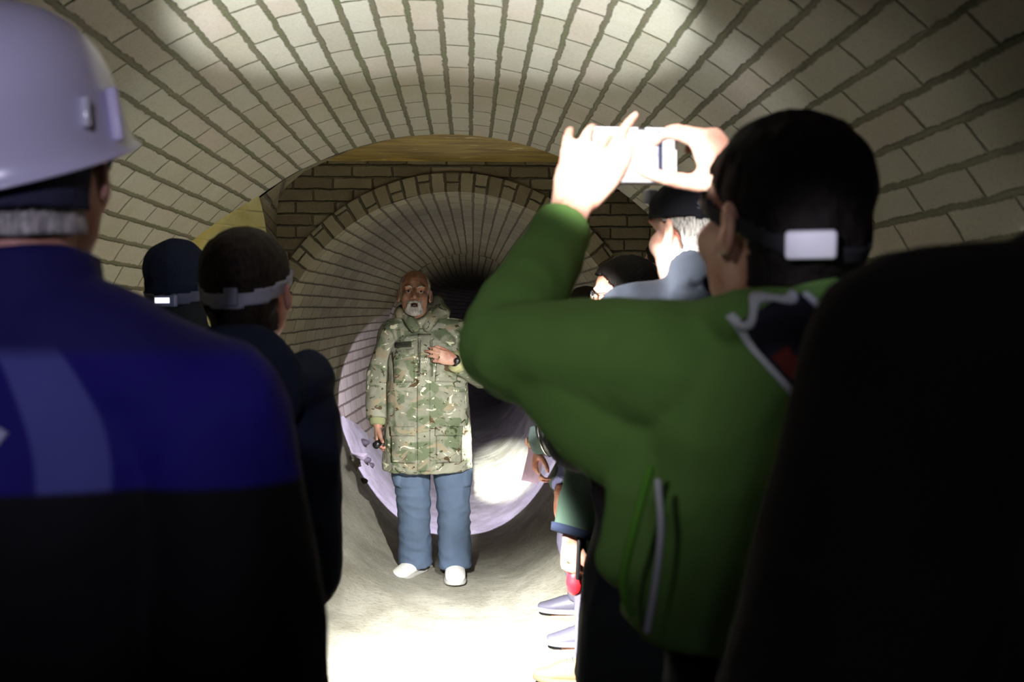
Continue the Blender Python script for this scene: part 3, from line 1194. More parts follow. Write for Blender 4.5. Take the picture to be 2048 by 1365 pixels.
# ---- man with the head strap, left of the group ---------------------------------------------------
NAVY = mat_fabric('navy_coat_cloth', '#20273a', fold=10, bump=.4)
STRAP_GREY = mat_plain('grey_elastic', '#a9abb5', .85, var=.15, scale=120, bump=.3)
h = thing('person', 'man in dark navy hooded coat with a pale elastic strap round his cropped dark hair', 'person', (-.435, 1.92, floor_z(-.435, 1.92)))
J = joints(1.69, hrot=(-10, 10, 0), hs=.97, pelvis=(-.04, 0, .90), waist=(-.03, 0, 1.04), hipR=(.035, 0, .89), knR=(.04, .02, .48), anR=(.04, -.02, .085), hipL=(-.13, 0, .89), knL=(-.14, .02, .48), anL=(-.14, -.02, .085), neck=(.01, .0, 1.405), sho=(.01, 0, 1.35), hc=(.008, .03, 1.558), shR=(.112, -.02, 1.325), elR=(.118, -.07, 1.03), wrR=(.06, .16, .97), shL=(-.18, 0, 1.325), elL=(-.21, -.06, 1.04), wrL=(-.06, .18, .98))
def hR(bm):
    hand(bm, J['wrR'], (-.8, .5, 0), (.4, .6, .5), (0, .3, 1), curls=(30, 40, 30))
def hL(bm):
    hand(bm, J['wrL'], (.8, .5, 0), (-.4, .6, .5), (0, .3, 1), curls=(30, 40, 30))
body(J, h, SKIN, (hR, hL), voxel=.006)
link('hair', head_shell(J, .008, hairline, noise_amp=.003, nf=60), HAIR_DARK, h)
lampstrap = link('head_strap', head_shell(J, .012, band(-.002, .026, .14), thick=.004, smooth=6), STRAP_GREY, h, label='pale grey elastic head strap with a small buckle')
bs = bvh_of(lampstrap.data)
Mh = head_matrix(J)
hit = bs.ray_cast(Mh @ V((.012, -.3, .004)), Mh.to_3x3() @ V((0, 1, 0)))
bm = bmesh.new()
box(bm, (0, 0, 0), (.026, .008, .034), bev=.003)
o = bm_obj('buckle', bm, mat_plain('grey_plastic', '#9aa0b4', .5), lampstrap)
o.location = hit[0] if hit[0] else Mh @ V((.012, -.12, .0))
bm = bmesh.new()
box(bm, (0, 0, 0), (.05, .028, .04), bev=.008)
o = bm_obj('lamp_housing', bm, RUBBER, lampstrap)
o.matrix_local = Mh @ Matrix.Translation((0, .118, .022))
def hood2(bm):
    n = J['neck']
    pts = [n + V((.115 * math.cos(R(a)), -.02 + .10 * math.sin(R(a)), -.02 - .035 * math.sin(R(a)) * -1)) for a in range(-200, 21, 20)]
    loft(bm, pts, [(.045, .05)] * len(pts), side=(0, 0, 1), n=14, sub=2)
    loft(bm, [n + V((-.03, -.10, .03)), n + V((0, -.135, -.06)), n + V((.03, -.125, -.14))], [(.12, .05), (.14, .055), (.08, .04)], n=18)
T2 = ([V((-.04, 0, .66)), V((-.04, 0, .85)), V((-.03, 0, 1.03)), V((-.02, .01, 1.22)), V((.0, 0, 1.335)), V((.01, 0, 1.395))],
      [(.165, .15), (.162, .145), (.16, .14), (.165, .14), (.14, .105), (.085, .082)])
jk2 = coat(J, h, 'coat', NAVY, .66, w=1.0, sleeve=(.082, .078, .06), fold=.012, ff=(7, 7, 6), seed=8, extra=hood2, collar=.06, torso=T2)
trousers(J, h, BLACK_CLOTH, 1.0)
for q in 'LR':
    shoe(J, q, h, RUBBER, SOLE_GREY)

# ---- person in the knitted hat, behind on the left ------------------------------------------------
KNIT = mat_fabric('navy_knit', '#1c2036', weave=220, bump=.6)
GREYBLUE = mat_fabric('charcoal_cloth', '#22232c')
h = thing('person', 'person in dark knitted hat with a small lit pack, by the left wall', 'person', (-.855, 2.95, floor_z(-.855, 2.95)))
J = joints(1.66, hrot=(-8, 3, 0), hs=1.0)
hR = lambda bm: hand(bm, J['wrR'], (0, .2, -1), (1, 0, 0), (0, 1, 0))
hL = lambda bm: hand(bm, J['wrL'], (0, .2, -1), (-1, 0, 0), (0, 1, 0))
body(J, h, SKIN, (hR, hL), voxel=.007)
hat = link('knitted_hat', head_shell(J, .014, lambda p: p.z > -.05 + p.y * .25, voxel=.006, thick=.01, noise_amp=.004, nf=25,
      fx=lambda c, n: c + V((0, 0, max(0, c.z) * -.05))), KNIT, h)
bh = bvh_of(hat.data)
Mh = head_matrix(J)
sp = link('head_strap', head_shell(J, .020, band(-.045, -.012, .2), thick=.004, smooth=6), mat_plain('slate_elastic', '#4e506e', .8), h)
bm = bmesh.new()
box(bm, (0, 0, 0), (.062, .02, .032), bev=.004)
bx = bm_obj('battery_pack', bm, mat_plain('slate_plastic', '#6a6d92', .4), sp)
bx.matrix_local = Mh @ Matrix.Translation((.022, -.142, -.052))
k = Nodes('lit_indicator')
k.col(srgb('#ffffff'))
k.b.inputs['Emission Color'].default_value = (.88, .88, 1, 1)
k.b.inputs['Emission Strength'].default_value = 1.6
bm = bmesh.new()
box(bm, (-.006, -.0105, .002), (.042, .003, .015), bev=.001)
bm_obj('indicator_light', bm, k.m, bx)
coat(J, h, 'coat', GREYBLUE, .72, fold=.01, seed=11, collar=.12, collar_r=.08)
trousers(J, h, BLACK_CLOTH, 1.0)
for q in 'LR':
    shoe(J, q, h, RUBBER, SOLE_GREY)

# ---- man in the white hard hat, left foreground ---------------------------------------------------
def blue_mat():
    k = Nodes('royal_blue_and_black_cloth')
    o = k.coord()
    s = k.sep(o)
    n = k.noise(o, 8, 4)
    c = k.mix(n, srgb('#110a58'), srgb('#1b1274'))
    # grey-blue side panel with a curved edge
    edge = k.math('SUBTRACT', s[0], k.math('SUBTRACT', .125, k.math('MULTIPLY', k.math('POWER', k.math('ABSOLUTE', k.math('SUBTRACT', s[2], 1.33)), 2.0), 2.6)))
    c = k.mix(k.math('MULTIPLY', k.step(edge, -.004, .004, 1, 0), k.step(edge, -.064, -.056)), c, srgb('#45488a'))
    c = k.mix(k.step(s[2], 1.333, 1.343, 1, 0), c, srgb('#07070b'))
    c = k.mix(k.step(s[2], 1.455, 1.475), c, srgb('#1b1750'))
    k.col(c)
    k.bump(k.noise(o, 10, 4, .5, .5), .3, .02)
    k.set(Roughness=.8)
    k.b.inputs['Specular IOR Level'].default_value = .2
    return k.m
HELMET = mat_plain('white_helmet_shell', '#c6c4dc', .28, var=.03, spec=.5)
h = thing('person', 'man in a white hard hat and royal blue and black jacket', 'person', (-.455, 1.03, floor_z(-.455, 1.03)))
J = joints(1.76, hrot=(2, 3, -4), hc=(-.010, .03, 1.655), neck=(0, 0, 1.475), sho=(0, 0, 1.425), elR=(.235, -.05, 1.10), wrR=(.13, .20, 1.06), elL=(-.24, -.05, 1.13), wrL=(-.13, .20, 1.06), shR=(.188, 0, 1.39), shL=(-.188, 0, 1.39))
hR = lambda bm: hand(bm, J['wrR'], (-.7, .7, .1), (.5, .5, .5), (0, 0, 1))
hL = lambda bm: hand(bm, J['wrL'], (.7, .7, .1), (-.5, .5, .5), (0, 0, 1))
body(J, h, SKIN, (hR, hL), voxel=.006)
link('hair', head_shell(J, .009, lambda p: hairline(p) and p.z < .05, noise_amp=.004, nf=70), HAIR_GREY, h)
Mh = head_matrix(J)
bm = bmesh.new()
prof = []
NS = 64
rows_ = []
for i in range(15):
    t = i / 14
    a = R(90 * t)
    row = []
    for j in range(NS):
        th = 2 * math.pi * j / NS
        rx, ry = .112 * math.sin(a) ** .85 if i else 0.0, .140 * math.sin(a) ** .85 if i else 0.0
        zz = .045 + .108 * math.cos(a)
        ridge = .007 * math.exp(-((math.cos(th) * rx) / .022) ** 2) * (1 - t ** 3)
        row.append(V((rx * math.cos(th), ry * math.sin(th) - .006, zz + ridge)))
    rows_.append(row)
for dr_, dz in ((.0, -.055), (.006, -.062), (.010, -.065)):
    rows_.append([V(((.112 + dr_) * math.cos(2 * math.pi * j / NS), (.140 + dr_ + (  .012 * max(0, math.sin(2 * math.pi * j / NS)) ** 2 if dr_ > 0 else 0)) * math.sin(2 * math.pi * j / NS) - .006, .045 + dz)) for j in range(NS)])
vr = [[bm.verts.new(p) for p in r] for r in rows_[1:]]
top = bm.verts.new(rows_[0][0])
for j in range(NS):
    bm.faces.new((top, vr[0][j], vr[0][(j + 1) % NS]))
for a, b in zip(vr[:-1], vr[1:]):
    for j in range(NS):
        bm.faces.new((a[j], b[j], b[(j + 1) % NS], a[(j + 1) % NS]))
bmesh.ops.recalc_face_normals(bm, faces=bm.faces)
me = bpy.data.meshes.new('hard_hat')
bm.to_mesh(me)
bm.free()
me = evaluated(me, [('SOLIDIFY', dict(thickness=.004, offset=-1.0)), ('SUBSURF', dict(levels=1, render_levels=1))])
me.shade_smooth()
HT = Mh @ Matrix.Translation((0, 0, .018)) @ Matrix.Rotation(R(15), 4, 'X') @ Matrix.Rotation(R(-7), 4, 'Y') @ Matrix.Scale(.955, 4)
me.transform(HT)
hh = link('hard_hat', me, HELMET, h)
bhh = bvh_of(me)
def on_hat(name, th, z, size, mat, rot=0, out=.004):
    d = V((math.cos(R(th)), math.sin(R(th)), 0))
    a = HT @ (d * .4 + V((0, 0, z)))
    hit = bhh.ray_cast(a, (HT.to_3x3() @ -d))
    if hit[0] is None:
        return
    bm = bmesh.new()
    box(bm, (0, 0, 0), size, bev=min(size) * .35)
    o = bm_obj(name, bm, mat, hh)
    o.matrix_local = Matrix.Translation(hit[0] + hit[1] * out) @ hit[1].to_track_quat('Y', 'Z').to_matrix().to_4x4()
on_hat('lamp_clip', -14, .02, (.010, .012, .055), mat_plain('pale_clip', '#cfcbe6', .35), out=.006)
on_hat('clip_hook', -36, .03, (.008, .009, .03), LENS)
on_hat('lamp_clip', -128, .02, (.014, .010, .03), mat_plain('pale_clip', '#cfcbe6', .35))
sp = link('helmet_cradle', head_shell(J, .016, band(-.05, .01, .0), thick=.004, smooth=6), mat_fabric('dark_band', '#3a3c52'), h)
sp.data = trim(sp.data, lambda p: (Mh.inverted() @ p).y < -.035 or (Mh.inverted() @ p).z > -.005)
def traps(bm):
    for q in 'LR':
        loft(bm, [J['neck'] + V((0, -.02, -.01)), J['neck'].lerp(J['sh' + q], .5) + V((0, -.01, .012)), J['sh' + q] + V((0, 0, -.005))], [.075, .083, .082], n=18)
jk3 = coat(J, h, 'jacket', blue_mat(), .74, w=1.02, d=1.08, sleeve=(.088, .082, .066), fold=.012, ff=(6, 6, 5), seed=15, collar=.085, hemr=(.20, .16), shoulder=.088, collar_r=.078, extra=traps)
b3 = bvh_of(jk3.data)
patch('reflective_strip', b3, V((.02, -.4, 1.372)), (.55, 0, .83), (-.83, 0, .55), .06, .011, 16, 3, (0, 1, 0), .002, mat_plain('reflective_tape', '#8486a6', .3), jk3, .003, reach=.4)
trousers(J, h, BLACK_CLOTH, 1.0)
for q in 'LR':
    shoe(J, q, h, RUBBER, SOLE_GREY)
# ---- man in green holding up a phone --------------------------------------------------------------
GREEN = mat_fabric('green_jersey', '#608447', fold=9, var=.12, bump=.35)
DKGREEN = mat_fabric('dark_green_cloth', '#2c4a24', fold=9)
WHITE_PIPE = mat_plain('white_piping', '#c9cede', .7)
h = thing('person', 'man in bright green long-sleeved top raising both arms to hold a phone', 'person', (.375, 1.10, floor_z(.375, 1.10)))
def L(p):
    return V(p) - V((h.location.x, h.location.y, h.location.z))
J = joints(1.75, hrot=(24, 6, 0), hs=.985, hc=(-.022, .03, 1.60),
           shL=tuple(L((.215, 1.12, 1.455))), elL=tuple(L((.045, 1.275, 1.475))), wrL=tuple(L(P(1140, 425, 1.42))),
           shR=(.165, .03, 1.45), elR=tuple(L((.54, 1.33, 1.50))), wrR=tuple(L(P(1455, 385, 1.47))))
PH = P(1266, 313, 1.505)
def hl(bm):
    w = L(P(1140, 422, 1.42))
    tip = L(P(1178, 300, 1.45)) - w
    side = V((.9, .25, -.2))
    hand(bm, w, tip, (-.35, -.95, .1), (1, .2, 0), size=1.02, spread=9,
         each=[(-4, 12, 10), (30, 20, 15), (14, 22, 15), (10, 14, 10)], thumb_dir=(.62, .05, .62), thumb_curl=14)
def hr(bm):
    w = L(P(1458, 388, 1.47))
    tip = L(P(1416, 280, 1.47)) - w
    hand(bm, w, tip, (.45, -.8, .45), (-1, .0, -.4), size=1.04, spread=4,
         each=[(52, 40, 14), (56, 34, 14), (60, 34, 14), (64, 34, 14)], thumb_dir=(-.97, .12, .12), thumb_curl=6)
body(J, h, SKIN_PALE, (hl, hr), voxel=.0055, smooth=3)
hair = link('hair', head_shell(J, .007, lambda p: hairline(p) if p.z < .05 else p.z > .07 + (p.y - .05) * .5 or p.y < .05, noise_amp=.004, nf=60), HAIR_BLACK, h)
Mh = head_matrix(J)
st = link('head_strap', head_shell(J, .0105, band(-.013, .008, .30), thick=.004, smooth=6), mat_plain('black_elastic', '#1b1b22', .8), h)
bst = bvh_of(st.data)
def on_head(name, th, z, size, mat, par, out=.006, label=None):
    d = V((math.cos(R(th)), math.sin(R(th)), 0))
    hit = bst.ray_cast(Mh @ (d * .4 + V((0, 0, z))), Mh.to_3x3() @ -d)
    if hit[0] is None:
        return None
    bm = bmesh.new()
    box(bm, (0, 0, 0), size, bev=min(size) * .3)
    o = bm_obj(name, bm, mat, par, label=label)
    nn = hit[1]
    o.matrix_local = Matrix.Translation(hit[0] + nn * out) @ nn.to_track_quat('Y', 'Z').to_matrix().to_4x4()
    return o
on_head('battery_pack', -113, -.024, (.052, .015, .030), mat_plain('lavender_plastic', '#eceaff', .5), st, label='pale battery pack at the back of the head')
on_head('battery_pack', -90, -.021, (.020, .013, .024), mat_plain('lavender_plastic', '#eceaff', .5), st)
on_head('lamp_housing', 112, .046, (.05, .03, .036), RUBBER, st, .014)
on_head('lamp_lens', 128, .05, (.016, .02, .03), LENS, st, .02)
# the top: body, raised sleeves, hood lying at the nape
def extras(bm):
    n = J['neck']
    pts = [n + V((.10 * math.cos(R(a)), -.01 + .085 * math.sin(R(a)), .012 + .012 * math.cos(R(a + 90)))) for a in range(-205, 26, 23)]
    loft(bm, pts, [(.030, .036)] * len(pts), side=(0, 0, 1), n=14, sub=2)
    # slack cloth under the raised left arm
    sh, el = J['shL'], J['elL']
    loft(bm, [sh.lerp(el, .75) + V((0, 0, -.012)), sh.lerp(el, .35) + V((0, -.005, -.045)), V((-.125, .02, 1.33)), V((-.15, .01, 1.20))],
         [(.050, .058), (.055, .085), (.055, .10), (.04, .09)], side=(0, 1, 0), n=18)
torso = ([V((-.01, .01, 1.13)), V((-.005, .01, 1.19)), V((0, .01, 1.27)), V((0, .01, 1.36)), V((0, 0, 1.43)), V((0, 0, 1.50))],
         [(.195, .145), (.185, .142), (.178, .14), (.178, .135), (.15, .108), (.085, .08)])
top = coat(J, h, 'long_sleeved_top', GREEN, 1.13, torso=torso, sleeve=(.076, .060, .041), cuff=.9, fold=.008, ff=(9, 9, 9), seed=21, collar=.045, collar_r=.078, extra=extras, shoulder=.078, voxel=.006)
bt = bvh_of(top.data)
# printed panel on the back: dark centre, white jagged outline, red slash
o_ = L(P(1606, 700, .985))
uxx, uyy = V((.60, 0, -.80)), V((.80, 0, .60))
for nm, w_, h_, dx, dy, lift, mt in (('printed_panel', .115, .062, 0, 0, .006, mat_plain('navy_print', '#191a2c', .8)),
                                     ('print_outline', .155, .0065, .008, -.034, .0075, WHITE_PIPE), ('print_outline', .13, .0065, .0, .034, .0075, WHITE_PIPE),
                                     ('print_slash', .075, .02, .028, -.016, .0080, mat_plain('red_print', '#6e231c', .8))):
    patch(nm, bt, o_ + uxx * dx + uyy * dy, uxx, uyy, w_, h_, 14, 5, (0, 1, 0), .001, mt, top, lift, reach=.35)
patch('print_outline', bt, o_ - uxx * .060, uxx, uyy, 1, 1, 3, 18, (0, 1, 0), .001, WHITE_PIPE, top, .0085, reach=.35,
      outline=lambda a, b: ((a - .5) * .010 + .010 * math.sin(b * 6.28 * 1.5 + .5), (b - .5) * .072))
# side piping and the drawcord that hangs from the hem
tube('piping', [L(P(1300, 940, 1.0)), L(P(1268, 1060, 1.005)), L(P(1246, 1165, 1.01)), L(P(1262, 1225, 1.02))], .0045, mat_fabric('lime_piping', '#5f9a3a'), top)
tube('drawcord', [L(P(1316, 965, .985)), L(P(1322, 1060, .98)), L(P(1312, 1160, .98)), L(P(1294, 1262, .985))], .0038, WHITE_PIPE, top, label='pale cord hanging below the hem')
trousers(J, h, BLACK_CLOTH, 1.12)
for q in 'LR':
    shoe(J, q, h, RUBBER, SOLE_GREY)
hold = h

# the phone he holds, landscape, its screen towards him
ph = thing('phone', 'phone with a bright screen held up sideways by the man in green', 'phone', PH)
ph.rotation_euler = (R(3), R(-1.5), R(10))
bm = bmesh.new()
box(bm, (0, 0, 0), (.140, .009, .086), bev=.004, seg=3)
bm_obj('case', bm, mat_plain('pale_phone_case', '#dcdce8', .4), ph)
def screen_mat():
    k = Nodes('lit_screen')
    s = k.sep(k.coord())
    n = k.noise(k.coord(), 26, 3, .5, .6)
    c = k.mix(k.step(s[0], .01, .05), (1, 1, 1, 1), k.mix(k.step(n, .42, .55), (.30, .32, .62, 1), (1, 1, 1, 1)))
    c = k.mix(k.step(k.math('ABSOLUTE', k.math('SUBTRACT', s[0], .042)), .003, .004, 1, 0), c, (.03, .035, .12, 1))
    k.col((.02, .02, .02, 1))
    k.put(k.b.inputs['Emission Color'], c)
    k.b.inputs['Emission Strength'].default_value = 1.5
    k.set(Roughness=.2)
    return k.m
bm = bmesh.new()
box(bm, (0, -.0046, 0), (.130, .0014, .078), bev=.0005)
bm_obj('screen', bm, screen_mat(), ph)
bm = bmesh.new()
box(bm, (.05, .006, .02), (.024, .004, .03), bev=.0015)
bm_obj('camera_bump', bm, RUBBER, ph)

# ---- man in the dark cap, further in on the right --------------------------------------------------
SLATE = mat_fabric('slate_jacket_cloth', '#23272f', fold=10, var=.1)
h = thing('person', 'man in a black cap and slate jacket with grey hair lit white at the neck', 'person', (.475, 2.10, floor_z(.475, 2.10)))
def L(p):
    return V(p) - V((h.location.x, h.location.y, h.location.z))
J = joints(1.78, hrot=(30, 2, 0), hs=1.10, hc=(.015, .035, 1.668), neck=(.03, -.01, 1.55), sho=(.03, 0, 1.505), shL=(-.14, .02, 1.475), elL=tuple(L(P(1165, 866, 2.02))), wrL=(-.16, .22, 1.30), shR=(.22, 0, 1.44), elR=(.27, -.02, 1.17))
hL = lambda bm: hand(bm, J['wrL'], (.5, .6, .4), (-.5, .6, .5), (0, .2, 1))
hR = lambda bm: hand(bm, J['wrR'], (0, .2, -1), (1, 0, 0), (0, 1, 0))
body(J, h, SKIN_PALE, (hL, hR), voxel=.0055)
link('hair', head_shell(J, .009, lambda p: hairline(p) and p.z < .035, noise_amp=.005, nf=70), mat_hair('hair_grizzled', '#3a3836', '#b5b0aa', 120, 14), h)
cap = link('cap', head_shell(J, .014, lambda p: p.z > .022 + p.y * .05, thick=.006, noise_amp=.002, nf=20, fx=lambda c, n: c + V((0, 0, -.25 * max(0, c.z - .06)))), mat_fabric('black_cap_cloth', '#121217'), h)
bc = bvh_of(cap.data)
Mh = head_matrix(J)
lettering('cap_lettering', 'STANNO', .02, Mh @ Matrix.Rotation(R(-22), 4, 'Z') @ Matrix.Translation((.0, -.2, .04)) @ Matrix.Rotation(math.pi / 2, 4, 'X'), mat_plain('grey_thread', '#3c3c42', .8), cap, bc, Mh.to_3x3() @ Matrix.Rotation(R(-22), 3, 'Z') @ V((0, 1, 0)), .0015)
bm = bmesh.new()
box(bm, (0, 0, 0), (.03, .022, .032), bev=.006)
o = bm_obj('lamp_housing', bm, LENS, cap)
o.matrix_local = Mh @ Matrix.Translation((-.035, .100, .070))
torso = ([V((0, 0, .70)), V((0, 0, .88)), V((0, 0, 1.05)), V((0, .01, 1.25)), V((.02, 0, 1.44)), V((.03, -.01, 1.545))],
         [(.25, .18), (.238, .175), (.205, .155), (.195, .145), (.155, .11), (.085, .085)])
jk4 = coat(J, h, 'jacket', SLATE, .70, torso=torso, sleeve=(.085, .078, .06), fold=.009, seed=27, collar=.055, collar_r=.078, hemr=(.235, .18))
# dark shoulder bag with a pale-edged strap
b4 = bvh_of(jk4.data)
tube('bag_strap', [L(P(1205, 895, 1.86)), L(P(1192, 960, 1.87)), L(P(1208, 1040, 1.87)), L(P(1240, 1120, 1.87))], .012, mat_fabric('bag_webbing', '#3c3a40'), jk4)
trousers(J, h, BLACK_CLOTH, 1.0)
for q in 'LR':
    shoe(J, q, h, RUBBER, SOLE_GREY)

# ---- dark-haired person with glasses beyond the raised arm ----------------------------------------
TEAL = mat_fabric('dark_green_coat_cloth', '#39493f', fold=10)
h = thing('person', 'dark-haired person in glasses and dark green coat, half hidden behind the raised green arm', 'person', (.50, 3.10, floor_z(.50, 3.10)))
def L(p):
    return V(p) - V((h.location.x, h.location.y, h.location.z))
J = joints(1.66, hrot=(70, 0, 0), hc=(-.02, .0, 1.55), neck=(0, 0, 1.40), sho=(0, 0, 1.34), shL=(-.14, .03, 1.33), shR=(.17, 0, 1.33),
           elL=tuple(L(P(1172, 960, 3.0))), wrL=tuple(L(P(1140, 1075, 2.96))), elR=(.22, 0, 1.06), wrR=(.2, .12, .84))
hL = lambda bm: hand(bm, L(P(1141, 1078, 2.96)), L(P(1140, 1150, 2.95)) - L(P(1141, 1080, 2.96)), (-.75, -.6, .1), (.35, -.6, 0), curls=(45, 55, 40), spread=3, size=1.0, thumb_dir=(.45, -.35, -.8))
hR = lambda bm: hand(bm, J['wrR'], (0, .2, -1), (1, 0, 0), (0, 1, 0))
body(J, h, SKIN, (hL, hR), voxel=.0055)
link('hair', head_shell(J, .014, hairline, noise_amp=.004, nf=50), HAIR_BLACK, h)
Mh = head_matrix(J)
gl = thing_part = None
bm = bmesh.new()
for sx in (-1, 1):
    pts = [(sx * .031 + .021 * math.cos(R(a)), .098, -.002 + .017 * math.sin(R(a))) for a in range(0, 361, 30)]
    loft(bm, pts, [.0022] * len(pts), side=(0, 1, 0), n=6, sub=2, M=Mh)
    loft(bm, [(sx * .053, .096, .004), (sx * .078, .05, .006), (sx * .084, -.01, .004)], [.0018] * 3, side=(0, 0, 1), n=6, M=Mh)
loft(bm, [(-.01, .1, .002), (.01, .1, .002)], [.002] * 2, side=(0, 0, 1), n=6, M=Mh)
gl = bm_obj('glasses', bm, RUBBER, h, label='thin black-rimmed glasses')
cG = coat(J, h, 'coat', TEAL, .72, sleeve=(.08, .072, .062), fold=.009, seed=33, cuff=.90, hemr=(.21, .17))
bm = bmesh.new()
a, b = J['elL'].lerp(J['wrL'], .84), J['elL'].lerp(J['wrL'], .97)
loft(bm, [a, b], [.066, .062], n=20, cap='flat', sub=1)
bm_obj('cuff', bm, mat_fabric('navy_cuff', '#1d2436'), cG)
bm = bmesh.new()
c = L(P(1141, 1124, 2.945))
loft(bm, [c + V((0, 0, -.003)), c + V((0, 0, .003))], [.0115] * 2, n=14, cap='flat', sub=1)
bm_obj('finger_ring', bm, GOLD, h)
trousers(J, h, mat_fabric('grey_trousers', '#45424e'), 1.0)
for q in 'LR':
    shoe(J, q, h, RUBBER, SOLE_GREY)
# what that hand holds
rt = thing('torch', 'red-headed torch held low beside the black coat', 'torch', P(1150, 1158, 2.96))
bm = bmesh.new()
loft(bm, [(0, 0, .05), (0, 0, .005)], [.018, .022], n=20, cap='flat', sub=1)
bm_obj('barrel', bm, RUBBER, rt)
bm = bmesh.new()
loft(bm, [(0, 0, .006), (0, 0, -.012), (0, 0, -.028)], [.024, .027, .024], n=24, cap='round')
bm_obj('torch_head', bm, mat_plain('red_plastic', '#c81f2a', .35), rt)
ds = thing('handset', 'slim black handset held upright above the red torch', 'handset', P(1162, 1112, 2.94))
ds.rotation_euler = (0, R(6), R(60))
bm = bmesh.new()
box(bm, (0, 0, 0), (.05, .012, .14), bev=.004)
bm_obj('case', bm, RUBBER, ds)
bm = bmesh.new()
box(bm, (0, -.0062, .012), (.04, .001, .085), bev=.0004)
bm_obj('screen', bm, mat_plain('dark_glass', '#0a0a0c', .08), ds)

# ---- person in the grey-green jacket with paper and wrist watch, by the right wall ---------------
GG = mat_fabric('grey_green_cloth', '#4d5a58', fold=10)
h = thing('person', 'person in grey-green jacket and grey shoes holding a pink sheet, wrist watch over the sleeve', 'person', (.545, 4.60, floor_z(.545, 4.60)), R(80))
wi = None
def LW(p):
    return world(h).inverted() @ V(p)
J = joints(1.62, hrot=(-10, 4, 0), elL=tuple(LW(P(1150, 860, 4.18))), wrL=tuple(LW(P(1060, 884, 4.25))), shL=(-.17, 0, 1.30), elR=(.22, -.02, 1.03), wrR=tuple(LW(P(1118, 985, 4.45))),
           anL=tuple(LW((.565, 4.44, .075))), anR=tuple(LW((.555, 4.92, .075))), toeL=(-.1, 1), toeR=(.1, 1), knL=(-.12, .06, .47), knR=(.14, .06, .47))
hL = lambda bm: hand(bm, LW(P(1066, 896, 4.26)), LW(P(1066, 960, 4.25)) - LW(P(1066, 896, 4.26)), LW(P(1040, 900, 4.25)) - LW(P(1070, 900, 4.28)), LW(P(1085, 910, 4.1)) - LW(P(1070, 900, 4.28)), curls=(30, 35, 25))
hR = lambda bm: hand(bm, J['wrR'], LW(P(1116, 1035, 4.4)) - J['wrR'], LW(P(1080, 1000, 4.4)) - J['wrR'], LW(P(1120, 1000, 4.0)) - J['wrR'], curls=(20, 25, 20))
body(J, h, SKIN, (hL, hR), voxel=.006)
link('hair', head_shell(J, .01, hairline, noise_amp=.003), HAIR_DARK, h)
cH = coat(J, h, 'jacket', GG, .66, sleeve=(.078, .074, .066), fold=.010, seed=41, cuff=.94, hemr=(.20, .17))
bH = bvh_of(cH.data)
iv = world(h).inverted().to_3x3()
patch('knitted_jumper', bH, LW(P(1129, 962, 4.25)), iv @ V((1, 0, 0)), (0, 0, 1), .05, .25, 6, 30, iv @ V((0, 1, 0)), .004, mat_fabric('lavender_knit', '#8d8fc4', weave=160, bump=.8), cH, .006, reach=.5,
      outline=lambda a, b: ((a - .5) * .04 + .008 * math.sin(b * 14) + (b - .5) * .05, (b - .5) * .25))
bm = bmesh.new()
a, b = J['elL'].lerp(J['wrL'], .52), J['elL'].lerp(J['wrL'], .68)
loft(bm, [a, b], [.084, .083], n=24, cap='flat', sub=1)
wt = bm_obj('watch', bm, RUBBER, h, label='dark watch band round the sleeve')
bm = bmesh.new()
m_ = a.lerp(b, .5)
loft(bm, [m_ + (b - a) * .3, m_ + (b - a) * .52], [.0855, .085], n=24, cap='flat', sub=1)
bm_obj('bezel', bm, STEEL, wt)
trousers(J, h, mat_fabric('grey_trousers', '#5b586a'), .95, hem=.09)
GREYSHOE = mat_plain('grey_leather', '#4c4a58', .45, var=.1)
for q in 'LR':
    shoe(J, q, h, GREYSHOE, mat_plain('pale_sole', '#77768a', .6), L=.29, W=.054, lace=RUBBER, high=.02)
pp = P(1066, 935, 4.22)
bm = bmesh.new()
g_ = [[bm.verts.new((-.036 + .072 * i / 8, .012 * math.sin(i / 8 * 3) + .006 * j / 8, -.07 + .14 * j / 8)) for i in range(9)] for j in range(9)]
for j in range(8):
    for i in range(8):
        bm.faces.new((g_[j][i], g_[j][i + 1], g_[j + 1][i + 1], g_[j + 1][i]))
me = bpy.data.meshes.new('folded_sheet')
bm.to_mesh(me)
bm.free()
me = evaluated(me, [('SOLIDIFY', dict(thickness=.0016))])
o = link('folded_sheet', me, mat_plain('pink_paper', '#e6c6e2', .8, var=.04))
o.location = pp
o.rotation_euler = (R(4), R(14), R(-14))
tag(o, 'pale pink folded sheet held low over the floor by the right-hand person', 'paper')

# ---- dark-haired person furthest right, only hair and shoulder show -------------------------------
h = thing('person', 'dark-haired person just showing behind the face of the man in the black cap', 'person', (.80, 3.95, floor_z(.80, 3.95)), R(35))
J = joints(1.74, hrot=(0, 4, 0))
hL = lambda bm: hand(bm, J['wrL'], (0, .2, -1), (-1, 0, 0), (0, 1, 0))
hR = lambda bm: hand(bm, J['wrR'], (0, .2, -1), (1, 0, 0), (0, 1, 0))
body(J, h, SKIN, (hL, hR), voxel=.007)
link('hair', head_shell(J, .011, hairline, noise_amp=.003), HAIR_BLACK, h)
coat(J, h, 'coat', BLACK_CLOTH, .75, fold=.009, seed=47)
trousers(J, h, BLACK_CLOTH, 1.0)
for q in 'LR':
    shoe(J, q, h, RUBBER, SOLE_GREY)

